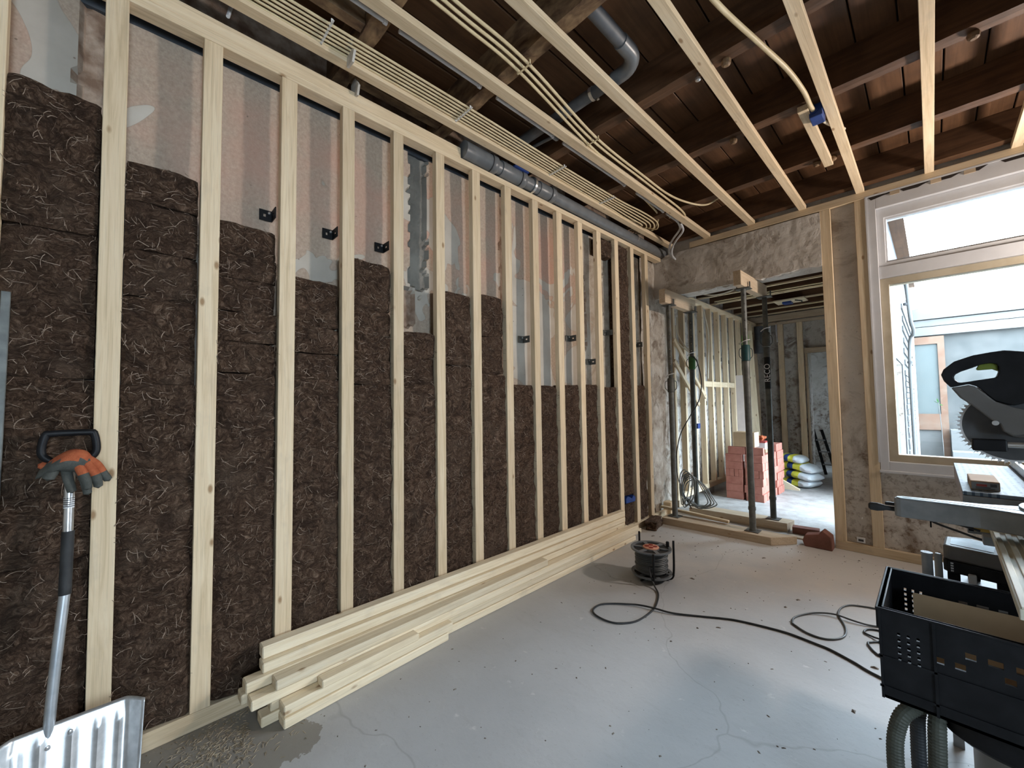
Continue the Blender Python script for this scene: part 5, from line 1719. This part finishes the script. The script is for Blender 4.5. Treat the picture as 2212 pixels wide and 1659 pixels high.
# pipes in the far corner
fp = thing('soil_pipe', 'fat dark grey pipe dropping in the far corner of the far room', 'pipe', (0.0, 8.5, 2.2))
MB().cyl((0.0, 8.53, 2.70), (0.0, 8.53, 2.42), 0.075, 22).build('pipe', 'pvc_dark', fp, True)
MB().tube([(0.0, 8.53, 2.45), (0.0, 8.53, 2.20)], [0.085, 0.085], 22).build('socket', 'pvc_grey', fp, True)
for k, x in enumerate((0.155, 0.255)):
    o = MB().tube(spline([(x, 8.64, 2.712), (x + 0.005, 8.62, 2.5), (x + 0.02, 8.60, 2.38)], 5), 0.014, 8).build('white_pipe', 'pvc_white', smooth=True, origin=(x, 8.55, 2.5))
    tag(o, 'short white pipe end hanging in the far room, %s' % ['nearer the fat grey pipe', 'farther from the fat grey pipe'][k], 'pipe', 'white pipes in the far room')
o = MB().cyl((0.125, 8.52, 0.02), (0.115, 8.56, 2.35), 0.012, 10).build('white_pipe', 'pvc_white', smooth=True, origin=(0.12, 8.54, 0.02))
tag(o, 'tall thin white pipe standing against the back wall of the far room', 'pipe')
# conduits and a blue fitting under the far ceiling
for k, (y, z) in enumerate(((6.60, 2.88), (6.72, 2.88), (7.95, 2.885))):
    o = MB().tube(spline([(-0.1, y + 0.02, z), (0.6, y, z), (1.7, y + 0.03, z)], 6), 0.010, 8).build('conduit', 'conduit', smooth=True, origin=(0.7, y, z))
    tag(o, 'cream conduit across the far room ceiling, %s' % ['nearest the header', 'second from the header', 'near the back wall'][k], 'conduit', 'far room conduits')
bf = thing('ceiling_noggin', 'pale wood panel with a blue fitting between the far room joists', 'panel', (0.75, 7.7, 2.87))
MB().box((0.52, 7.35, 2.872), (0.92, 7.66, 2.892)).build('panel', 'pine_fresh', bf)
MB().box((0.62, 7.43, 2.84), (0.74, 7.58, 2.872)).build('fitting', 'blue_box', bf, bevel=0.006)
MB().tube(spline([(0.80, 7.40, 2.862), (0.86, 7.52, 2.86), (0.84, 7.62, 2.862)], 5), 0.008, 8).build('cable', 'black_plastic', bf, True)
# loose cream wires on the far frame
for k, p in enumerate(([(0.0, 5.02, 2.40), (0.02, 4.98, 2.20), (0.05, 5.0, 2.10), (0.10, 5.05, 2.0), (0.16, 5.1, 1.95)], [(-0.02, 5.02, 2.30), (0.0, 4.98, 2.12), (0.06, 5.0, 2.02), (0.15, 5.08, 1.92)], [(-0.04, 5.98, 2.68), (0.0, 6.05, 2.3), (0.01, 6.0, 2.0), (-0.02, 6.03, 1.65)], [(0.28, 4.932, 2.64), (0.45, 5.05, 2.60), (0.62, 5.2, 2.66), (0.75, 5.2, 2.75)])):
    o = MB().tube(spline(p, 7), 0.008, 6).build('loose_wire', 'cream_wire', smooth=True, origin=p[0])
    tag(o, ['loose cream wire at the left jamb, the upper one', 'loose cream wire at the left jamb, the lower one', 'loose cream wire hanging on the far stud frame', 'loose cream wire sagging just behind the header'][k], 'wire', 'loose cream wires')
for k, (ya, za, yb_, zb) in enumerate(((4.98, 2.12, 5.95, 1.38), (4.98, 1.85, 5.7, 1.28))):
    o = timber('diagonal_brace', (-0.035, ya, za), (-0.03, yb_, zb), 0.025, 0.05, 'pine', up=(0, 0, 1))
    tag(o, ['upper diagonal pine brace across the first far studs', 'lower diagonal pine brace across the first far studs'][k], 'brace', 'diagonal braces')
o = MB().box((-0.06, 5.66, 0.955), (-0.035, 5.735, 1.025)).build('electrical_box', 'blue_box', origin=(-0.05, 5.7, 0.955), bevel=0.004)
tag(o, 'blue electrical box on the far stud frame behind the second prop', 'box')
# steel tie plates on the far studs
for k, (y, z) in enumerate(((6.0, 2.0), (6.32, 1.98), (6.64, 1.97), (6.97, 1.95), (6.0, 1.30), (6.32, 1.28), (6.64, 1.30))):
    MB().box((-0.075, y + 0.0255, z - 0.03), (-0.045, y + 0.032, z + 0.03)).build('tie_plate', 'galv', ff)


# ================================================================== SAW, CRATE AND VACUUM AT THE RIGHT
ss = thing('saw_stand', 'grey steel stand carrying the mitre saw and its wing', 'stand', (2.7, 2.4, 0))
for (x, y) in ((2.62, 2.12), (2.62, 3.0), (3.05, 2.12), (3.05, 3.0)):
    MB().box((x - 0.02, y - 0.02, 0), (x + 0.02, y + 0.02, 0.90)).build('leg', 'grey_plastic', ss, bevel=0.003)
m = MB()
m.box((2.60, 2.08, 0.87), (3.07, 2.13, 0.91)).box((2.60, 2.99, 0.87), (3.07, 3.04, 0.91)).box((2.60, 2.13, 0.87), (2.64, 2.99, 0.91)).box((3.03, 2.13, 0.87), (3.07, 2.99, 0.91))
m.build('top_frame', 'grey_plastic', ss, bevel=0.003)
m = MB().box((2.15, 2.30, 0.555), (3.03, 2.80, 0.575))
m.build('lower_shelf', 'guard_grey', ss, bevel=0.002)
for x in (2.20, 2.98):
    MB().box((x, 2.35, 0), (x + 0.03, 2.38, 0.555)).build('shelf_leg', 'grey_plastic', ss)

saw = thing('mitre_saw', 'black and grey mitre saw with a big toothed blade raised above its table', 'saw', (2.5, 2.1, 0.91))
# base with turntable and arm
m = MB()
m.prism([(2.46, 1.86), (2.98, 1.86), (3.0, 1.90), (3.0, 2.34), (2.46, 2.34)], 0.912, 0.985, 'XY')
m.build('base', 'grey_plastic', saw, bevel=0.006)
circ = [(2.55 + 0.175 * math.cos(a), 2.06 + 0.175 * math.sin(a)) for a in [PI * 2 * k / 40 for k in range(40)]]
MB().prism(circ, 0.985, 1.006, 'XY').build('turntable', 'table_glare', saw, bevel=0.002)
arm = [(2.088, 2.015), (2.092, 2.005), (2.105, 2.0), (2.29, 1.995), (2.41, 1.955), (2.43, 2.13), (2.30, 2.075), (2.11, 2.052), (2.094, 2.046), (2.088, 2.036)]
MB().prism(arm, 0.930, 0.994, 'XY').build('table_arm', 'grey_plastic', saw, bevel=0.004)
armt = [(2.094, 2.016), (2.104, 2.006), (2.29, 2.001), (2.41, 1.962), (2.43, 2.122), (2.30, 2.068), (2.11, 2.046), (2.096, 2.036)]
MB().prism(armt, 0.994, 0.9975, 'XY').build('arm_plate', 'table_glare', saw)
MB().box((2.11, 2.0235, 0.9975), (2.60, 2.0275, 0.9982)).build('kerf_slot', 'black_plastic', saw)
m = MB().lathe([(0.008, 2.016), (0.0145, 2.022), (0.0155, 2.040), (0.012, 2.056), (0.0085, 2.064), (0.0085, 2.090)], (0, 2.026, 0.951), 16, 'X')
m.build('lock_handle', 'black_rubber', saw, True)
MB().box((2.062, 2.018, 0.963), (2.090, 2.036, 0.974)).build('lock_lever', 'black_plastic', saw, bevel=0.003)
# wings along the fence
wg = MB().box((2.262, 2.26, 0.990), (2.445, 3.18, 1.004)).build('table_wing', 'printed', saw, bevel=0.002)
MB().box((2.262, 2.26, 0.930), (2.272, 3.18, 0.990)).build('wing_skirt', 'grey_plastic', saw)
MB().prism([(2.27, 0.93), (2.46, 0.90), (2.46, 0.99), (2.262, 0.99)], 2.24, 2.262).build('wing_front', 'grey_plastic', saw)
fc_ = MB().box((2.452, 2.20, 0.99), (2.468, 3.18, 1.045)).build('fence', 'alu', saw, bevel=0.002)
MB().box((2.449, 2.20, 1.004), (2.452, 3.18, 1.014)).build('fence_scale', 'ink', fc_)
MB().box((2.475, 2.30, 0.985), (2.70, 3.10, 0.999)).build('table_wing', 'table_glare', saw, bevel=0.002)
MB().box((2.452, 1.30, 0.99), (2.468, 1.92, 1.045)).build('fence', 'alu', saw, bevel=0.002)
# blade
bc = (2.372, 2.022, 1.262)
nt = 54
out = []
for k in range(nt):
    a = 2 * PI * k / nt
    for da, r in ((0.0, 0.1185), (0.30, 0.1185), (0.42, 0.1125), (0.75, 0.1130), (0.98, 0.1265)):
        aa = a + da * 2 * PI / nt
        out.append((bc[0] + r * math.cos(aa), bc[2] + r * math.sin(aa)))
bl = MB()
inn = [(bc[0] + 0.107 * math.cos(2 * PI * k / len(out)), bc[2] + 0.107 * math.sin(2 * PI * k / len(out))) for k in range(len(out))]
bl.ring_prism(out, inn, bc[1] - 0.0012, bc[1] + 0.0012)
blo = bl.build('blade_rim', 'label_white', saw)
MB().lathe([(0.108, bc[1] - 0.0014), (0.108, bc[1] + 0.0014)], (bc[0], 0, bc[2]), 56, 'Y').build('blade_plate', 'dark_grey_plastic', saw)
MB().lathe([(0.03, bc[1] - 0.012), (0.032, bc[1] - 0.008), (0.032, bc[1] - 0.001)], (bc[0] + 0.012, 0, bc[2] - 0.005), 28, 'Y').build('blade_flange', 'guard_grey', saw, True)
MB().lathe([(0.011, bc[1] - 0.018), (0.011, bc[1] - 0.010)], (bc[0] + 0.012, 0, bc[2] - 0.005), 6, 'Y').build('arbor_bolt', 'dark_grey_plastic', saw)
# upper guard
gd = [(2.244, 1.386), (2.283, 1.394), (2.297, 1.388), (2.337, 1.339), (2.372, 1.321), (2.43, 1.300), (2.52, 1.29), (2.53, 1.24), (2.46, 1.235), (2.395, 1.238), (2.366, 1.232), (2.348, 1.246), (2.342, 1.269), (2.329, 1.277), (2.287, 1.328), (2.263, 1.352)]
go = MB().prism(gd, 1.975, 2.012).build('upper_guard', 'guard_grey', saw, bevel=0.004)
MB().lathe([(0.0075, 1.968), (0.0075, 1.976)], (2.333, 0, 1.272), 14, 'Y').build('guard_screw', 'alu', go)
MB().prism([(2.300, 1.384), (2.337, 1.343), (2.372, 1.325), (2.52, 1.293), (2.60, 1.36), (2.58, 1.49), (2.45, 1.49), (2.36, 1.42)], 2.03, 2.17).build('motor_housing', 'black_plastic', saw, bevel=0.012)
# D handle with its opening
ho = [(2.223, 1.431), (2.229, 1.448), (2.254, 1.473), (2.296, 1.490), (2.335, 1.497), (2.362, 1.500), (2.401, 1.492), (2.45, 1.478), (2.44, 1.40), (2.40, 1.335), (2.372, 1.326), (2.337, 1.341), (2.301, 1.389), (2.285, 1.397), (2.244, 1.387), (2.229, 1.409)]
hi_ = [(2.252, 1.423), (2.257, 1.431), (2.268, 1.439), (2.294, 1.450), (2.312, 1.459), (2.330, 1.462), (2.343, 1.459), (2.348, 1.450), (2.348, 1.432), (2.343, 1.417), (2.336, 1.4145), (2.322, 1.412), (2.303, 1.409), (2.283, 1.405), (2.263, 1.402), (2.254, 1.412)]
hm = MB()
hm.ring_prism(ho, hi_, 1.985, 2.028)
hm.build('d_handle', 'black_plastic', saw, bevel=0.006)
MB().prism([(2.302, 1.446), (2.308, 1.459), (2.333, 1.4625), (2.347, 1.456), (2.347, 1.436), (2.336, 1.443), (2.305, 1.441)], 1.992, 2.020).build('trigger', 'lime', saw, bevel=0.002)
# slide rail and its black clamp behind the blade
MB().cyl((2.30, 1.955, 1.207), (2.85, 1.955, 1.207), 0.009, 14).build('slide_rail', 'chrome', saw, True)
MB().box((2.280, 1.935, 1.186), (2.352, 1.975, 1.222)).build('rail_clamp', 'black_plastic', saw, bevel=0.004)
m = MB().prism([(2.62, 1.0), (2.76, 1.0), (2.80, 1.22), (2.74, 1.30), (2.60, 1.25)], 2.04, 2.17)
m.build('pivot_arm', 'grey_plastic', saw, bevel=0.01)

# label box lying on the wing
bx = thing('blade_tin', 'small brown printed box lying on the saw wing', 'box', (2.30, 2.42, 1.004))
MB().box((2.285, 2.32, 1.0045), (2.358, 2.52, 1.038)).build('body', 'cardboard_dark', bx, bevel=0.003)
MB().box((2.288, 2.3175, 1.008), (2.355, 2.3198, 1.034)).build('label', 'grey_plastic', bx)
MB().box((2.300, 2.3165, 1.019), (2.326, 2.318, 1.027)).build('red_print', 'ink_red', bx)
for k in range(2):
    MB().box((2.298, 2.3165, 1.010 + 0.0045 * k), (2.345 - 0.01 * k, 2.318, 1.0125 + 0.0045 * k)).build('dark_print', 'ink', bx)
MB().box((2.334, 2.3165, 1.019), (2.350, 2.318, 1.030)).build('dark_print', 'ink', bx)

# ribbed board and yellow timber end lying across, with black straps
o = thing('ribbed_board', 'pale ribbed board lying level under the saw arm at the right picture edge', 'board', (2.41, 1.85, 0.872))
M_ = Matrix.Translation((2.321, 2.268, 0.896)) @ Matrix.Rotation(R(-0.7), 4, 'Z')
MB().box((0, -0.86, -0.024), (0.19, 0.0, 0.0), M_).build('board_body', 'ribbed', o, bevel=0.002)
for k in range(8):
    MB().box((0.003 + 0.024 * k, -0.86, 0.0), (0.016 + 0.024 * k, -0.001, 0.005), M_).build('rib', 'ribbed', o, bevel=0.0015)
MB().box((2.30, 2.15, 0.842), (2.64, 2.20, 0.8715)).build('side_rest', 'grey_plastic', ss, bevel=0.002)
sl_ = thing('timber_offcut', 'small yellow timber offcut with a dark end cap beside the ribbed board', 'offcut', (2.31, 2.25, 0.895))
MB().box((2.285, 2.275, 0.858), (2.36, 2.40, 0.895)).build('body', 'yellow', sl_, bevel=0.002)
MB().box((2.272, 2.274, 0.857), (2.285, 2.401, 0.896)).build('end_cap', 'black_plastic', sl_)
MB().box((2.288, 2.274, 0.895), (2.36, 2.40, 0.898)).build('top_face', 'ribbed', sl_)
st2 = thing('tie_strap', 'thin black looped strap hanging off the saw beside the yellow offcut', 'strap', (2.24, 2.28, 0.87))
MB().tube(spline([(2.30, 2.27, 0.862), (2.25, 2.27, 0.874), (2.20, 2.27, 0.882), (2.176, 2.27, 0.876), (2.20, 2.27, 0.864), (2.25, 2.27, 0.848), (2.30, 2.27, 0.832), (2.35, 2.27, 0.826)], 6), 0.004, 8).build('loop', 'black_rubber', st2, True)
MB().box((2.172, 2.265, 0.850), (2.177, 2.275, 0.878)).build('end_tab', 'black_plastic', st2)
MB().box((2.27, 2.30, 0.842), (2.37, 2.42, 0.8575)).build('offcut_rest', 'grey_plastic', ss, bevel=0.002)

# grey-topped black machine on the lower shelf
mc = thing('tool_unit', 'black machine with a sloping grey lid on the shelf under the saw', 'tool', (2.30, 2.5, 0.576))
V0 = [(2.202, 2.46), (2.215, 2.44), (2.40, 2.40), (2.42, 2.58), (2.30, 2.66), (2.21, 2.62)]
MB().prism(V0, 0.640, 0.688, 'XY').build('body', 'black_plastic', mc, bevel=0.005)
V1 = [(2.204, 2.464), (2.216, 2.446), (2.36, 2.414), (2.38, 2.57), (2.29, 2.64), (2.212, 2.61)]
MB().prism(V1, 0.688, 0.745, 'XY').build('lid', 'guard_grey', mc, bevel=0.008)
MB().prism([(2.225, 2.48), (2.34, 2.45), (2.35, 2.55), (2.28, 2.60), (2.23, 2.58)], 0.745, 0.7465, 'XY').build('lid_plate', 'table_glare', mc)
for (x, y) in ((2.23, 2.47), (2.36, 2.45), (2.29, 2.62)):
    MB().box((x - 0.018, y - 0.015, 0.576), (x + 0.018, y + 0.015, 0.640)).build('foot', 'black_plastic', mc, bevel=0.003)
MB().box((2.268, 2.405, 0.576), (2.290, 2.425, 0.655)).build('front_tab', 'paint_grey', mc, bevel=0.004)
for k in range(4):
    MB().box((2.222, 2.4365, 0.646 + 0.010 * k), (2.230, 2.439, 0.652 + 0.010 * k)).build('white_print', 'label_white', mc)
o = MB().lathe([(0.0165, 0.576), (0.0165, 0.72), (0.0185, 0.722), (0.0185, 0.727)], (2.157, 2.36, 0), 20).build('round_tin', 'grey_plastic', smooth=True, origin=(2.157, 2.36, 0.576))
tag(o, 'slim grey round canister with a flat cap under the saw arm', 'canister')
o = MB().lathe([(0.012, 0.576), (0.012, 0.70), (0.008, 0.706)], (2.188, 2.45, 0), 16).build('glue_bottle', 'vac_grey', smooth=True, origin=(2.188, 2.45, 0.576))
tag(o, 'small pale bottle between the grey canister and the black machine', 'bottle')

# folding crate
CX0, CX1, CY0, CY1, CZ0, CZ1 = 2.062, 2.660, 1.612, 2.010, 0.486, 0.742
crt = thing('plastic_crate', 'black perforated plastic crate with cardboard inside, on the vacuum', 'crate', (2.36, 1.81, CZ0))


def crate_hole(u, w, long_):
    # slots in rows, square perforations near the corners
    fw_ = (w - CZ0) / (CZ1 - CZ0)
    if long_:
        d = min(u - CX0, CX1 - u)
        if 0.03 < d < 0.095:
            return 0.45 < fw_ < 0.76 and int((d - 0.03) / 0.0065) % 3 == 1 and int((w - CZ0) / 0.0085) % 2 == 0
        if d > 0.11:
            k = (u - CX0) / 0.042
            if 0.69 < fw_ < 0.755:
                return k % 1.0 < 0.52 and int(k) % 5 != 3
            if 0.57 < fw_ < 0.63:
                return (k + 0.5) % 1.0 < 0.52 and int(k + 0.5) % 4 != 1
        return False
    d = min(u - CY0, CY1 - u)
    return d > 0.04 and 0.5 < fw_ < 0.78 and (u - CY0) % 0.03 < 0.013 and int((w - CZ0) / 0.011) % 2 == 0


us = frange(CX0, CX1, 0.0065)
ws = frange(CZ0, CZ1, 0.0085)
for nm, a, b in (('side_panel', CY0, CY0 + 0.008), ('side_panel', CY1 - 0.008, CY1)):
    MB().panel(us, ws, lambda u, w: crate_hole(u, w, True), a, b).build(nm, 'black_plastic', crt)
us = frange(CY0 + 0.008, CY1 - 0.008, 0.0065)
for nm, a, b in (('end_panel', CX0, CX0 + 0.008), ('end_panel', CX1 - 0.008, CX1)):
    MB().panel(us, ws, lambda u, w: crate_hole(u, w, False), a, b, 'YZ').build(nm, 'black_plastic', crt)
MB().box((CX0, CY0, CZ0), (CX1, CY1, CZ0 + 0.008)).build('bottom_panel', 'black_plastic', crt)
rm = MB()
rm.panel([CX0 - 0.006, CX0 + 0.012, CX1 - 0.012, CX1 + 0.006], [CY0 - 0.006, CY0 + 0.012, CY1 - 0.012, CY1 + 0.006], lambda u, w: CX0 + 0.012 < u < CX1 - 0.012 and CY0 + 0.012 < w < CY1 - 0.012, CZ1 - 0.006, CZ1, 'XY')
rm.build('rim', 'black_plastic', crt, bevel=0.002)
for z in (CZ0 + 0.03, CZ0 + 0.115):
    MB().box((CX0 - 0.003, CY0 - 0.004, z), (CX1 + 0.003, CY0, z + 0.006)).build('rib', 'black_plastic', crt)
for x in (CX0, CX0 + 0.11, CX1 - 0.115, CX1 - 0.006):
    MB().box((x, CY0 - 0.004, CZ0), (x + 0.006, CY0, CZ1 - 0.006)).build('rib', 'black_plastic', crt)
for y in frange(CY0, CY1 - 0.006, 0.04):
    MB().box((CX0 - 0.005, y, CZ1 - 0.06), (CX0, y + 0.005, CZ1 - 0.006)).build('rib', 'black_plastic', crt)
cb = thing('cardboard_box', 'open brown cardboard box lying inside the black crate', 'box', (2.38, 1.81, CZ0 + 0.009))
MB().box((2.15, 1.655, CZ0 + 0.009), (2.63, 1.99, CZ0 + 0.018)).build('base_sheet', 'cardboard', cb)
Mq = Matrix.Translation((2.13, 1.975, 0.555)) @ Matrix.Rotation(R(-28), 4, 'X')
MB().box((0, -0.004, 0), (0.50, 0.0, 0.13), Matrix.Translation((2.125, 1.935, 0.56)) @ Matrix.Rotation(R(-14), 4, 'X')).build('back_flap', 'cardboard', cb)
MB().box((0, -0.004, 0), (0.46, 0.0, 0.20), Matrix.Translation((2.165, 1.72, 0.525)) @ Matrix.Rotation(R(-62), 4, 'X')).build('sloping_flap', 'cardboard', cb)
MB().box((0, -0.006, 0), (0.30, 0.0, 0.10), Matrix.Translation((2.30, 1.705, 0.545)) @ Matrix.Rotation(R(-62), 4, 'X') @ Matrix.Rotation(R(6), 4, 'Y')).build('inner_flap', 'cardboard_dark', cb)

# vacuum under the crate, with hoses
vc = thing('workshop_vacuum', 'grey and black workshop vacuum standing under the black crate', 'vacuum', (2.40, 1.82, 0))
m = MB()
rc = []
for k in range(40):
    a = 2 * PI * k / 40
    ca, sa = math.cos(a), math.sin(a)
    rc.append((2.44 + 0.20 * (abs(ca) ** 0.6) * (1 if ca > 0 else -1), 1.84 + 0.165 * (abs(sa) ** 0.6) * (1 if sa > 0 else -1)))
V_, F_ = [], []
prof = [(0.70, 0.06), (0.93, 0.08), (1.0, 0.14), (1.0, 0.30), (0.96, 0.36), (0.88, 0.405)]
for s_, z in prof:
    V_ += [(2.44 + (x - 2.44) * s_, 1.84 + (y - 1.84) * s_, z) for x, y in rc]
for i in range(len(prof) - 1):
    for k in range(40):
        F_.append((i * 40 + k, i * 40 + (k + 1) % 40, (i + 1) * 40 + (k + 1) % 40, (i + 1) * 40 + k))
F_ += [tuple(range(40)), tuple((len(prof) - 1) * 40 + k for k in range(40))]
MB().add(V_, F_).build('tank', 'vac_grey', vc, True)
V_, F_ = [], []
prof = [(0.92, 0.405), (1.0, 0.42), (1.0, 0.455), (0.94, 0.478)]
for s_, z in prof:
    V_ += [(2.42 + (x - 2.44) * s_ * 1.25, 1.82 + (y - 1.84) * s_ * 1.12, z) for x, y in rc]
for i in range(len(prof) - 1):
    for k in range(40):
        F_.append((i * 40 + k, i * 40 + (k + 1) % 40, (i + 1) * 40 + (k + 1) % 40, (i + 1) * 40 + k))
F_ += [tuple(range(40)), tuple((len(prof) - 1) * 40 + k for k in range(40))]
MB().add(V_, F_).build('head', 'black_plastic', vc, True)
MB().box((2.24, 1.655, 0.478), (2.62, 1.985, 0.4855)).build('top_tray', 'black_plastic', vc, bevel=0.002)
MB().box((2.34, 1.648, 0.425), (2.42, 1.656, 0.440)).build('vent_slot', 'label_white', vc, bevel=0.003)
for (x, y) in ((2.29, 1.74), (2.29, 1.95), (2.59, 1.74), (2.59, 1.95)):
    w_ = MB().lathe([(0.035, y - 0.012), (0.038, y - 0.006), (0.038, y + 0.006), (0.035, y + 0.012)], (x, 0, 0.038), 20, 'Y').build('wheel', 'black_rubber', vc, True)
    MB().cyl((x, y, 0.038), (x, y, 0.10), 0.012, 10).build('axle_post', 'grey_plastic', vc)


def hose(name, pts, r, mat, lb):
    p = spline(pts, 14)
    # resample evenly and give every second ring a larger radius
    L = [0]
    for i in range(1, len(p)):
        L.append(L[-1] + (p[i] - p[i - 1]).length)
    N = int(L[-1] / 0.0042)
    q, rr_ = [], []
    j = 0
    for k in range(N + 1):
        d = L[-1] * k / N
        while j < len(L) - 2 and L[j + 1] < d:
            j += 1
        f__ = (d - L[j]) / max(1e-9, L[j + 1] - L[j])
        q.append(p[j].lerp(p[j + 1], f__))
        rr_.append(r if k % 2 else r * 0.90)
    o_ = MB().tube(q, rr_, 16).build(name, mat, smooth=False, origin=tuple(p[-1]))
    tag(o_, lb, 'hose', 'vacuum hoses')


hose('vacuum_hose', [(2.20, 1.80, 0.435), (2.15, 1.73, 0.447), (2.105, 1.682, 0.425), (2.085, 1.665, 0.37), (2.08, 1.655, 0.30), (2.085, 1.65, 0.18), (2.10, 1.66, 0.06), (2.13, 1.68, 0.022)], 0.0205, 'hose', 'leftmost ribbed grey-green vacuum hose arching down from under the crate')
hose('vacuum_hose', [(2.185, 1.78, 0.455), (2.172, 1.70, 0.44), (2.168, 1.685, 0.36), (2.165, 1.68, 0.20), (2.17, 1.69, 0.06), (2.19, 1.70, 0.022)], 0.0205, 'hose', 'straight ribbed grey-green vacuum hose right of the arching one')
hose('vacuum_hose', [(2.19, 1.86, 0.42), (2.135, 1.80, 0.40), (2.125, 1.79, 0.30), (2.13, 1.78, 0.15), (2.16, 1.80, 0.02)], 0.0190, 'hose_dark', 'dark ribbed hose between and behind the two grey-green ones')


# ================================================================== WORK LIGHT (right of the picture, by the window)
wk = thing('work_light', 'floodlight on a tripod standing by the end wall right of the picture', 'work light', (3.5, 4.36, 0))
LP = Vector((3.5, 4.36, 2.25))
aim = Vector((0.0, 1.4, 2.45))
LD = (aim - LP).normalized()
for k in range(3):
    a = k * 2 * PI / 3 + 0.4
    MB().tube([(LP.x + 0.20 * math.cos(a), LP.y + 0.20 * math.sin(a), 0.012), (LP.x, LP.y, 0.75)], 0.011, 10).build('tripod_leg', 'dark_grey_plastic', wk, True)
MB().cyl((LP.x, LP.y, 0.55), (LP.x, LP.y, 2.10), 0.013, 12).build('pole', 'chrome', wk, True)
MB().tube(spline([(LP.x - 0.10, LP.y + 0.10, 2.26), (LP.x - 0.07, LP.y + 0.07, 2.12), (LP.x, LP.y, 2.09), (LP.x + 0.07, LP.y - 0.07, 2.12), (LP.x + 0.10, LP.y - 0.10, 2.26)], 5), 0.007, 8).build('yoke', 'dark_grey_plastic', wk, True)
qr = LD.to_track_quat('-Z', 'Y').to_matrix().to_4x4()
Mh = Matrix.Translation(LP) @ qr
hd_ = MB().panel([-0.15, -0.135, 0.135, 0.15], [-0.11, -0.095, 0.095, 0.11], lambda u, w: abs(u) < 0.135 and abs(w) < 0.095, -0.012, 0.06, 'XY')
hd_.box((-0.15, -0.11, 0.055), (0.15, 0.11, 0.075))
hd_.v = [tuple(Mh @ Vector(p)) for p in hd_.v]
hd_.build('lamp_head', 'black_plastic', wk)
wl_ = bpy.data.lights.new('work_light_bulb', 'AREA')
wl_.shape = 'RECTANGLE'
wl_.size, wl_.size_y = 0.26, 0.18
wl_.energy = 30
wl_.color = (1.0, 0.87, 0.77)
wl_.spread = R(165)
wo = bpy.data.objects.new('work_light_bulb', wl_)
col.objects.link(wo)
wo.parent = wk
wo.matrix_local = Matrix.Translation(-Vector((3.5, 4.36, 0))) @ Matrix.Translation(LP - LD * -0.005) @ qr
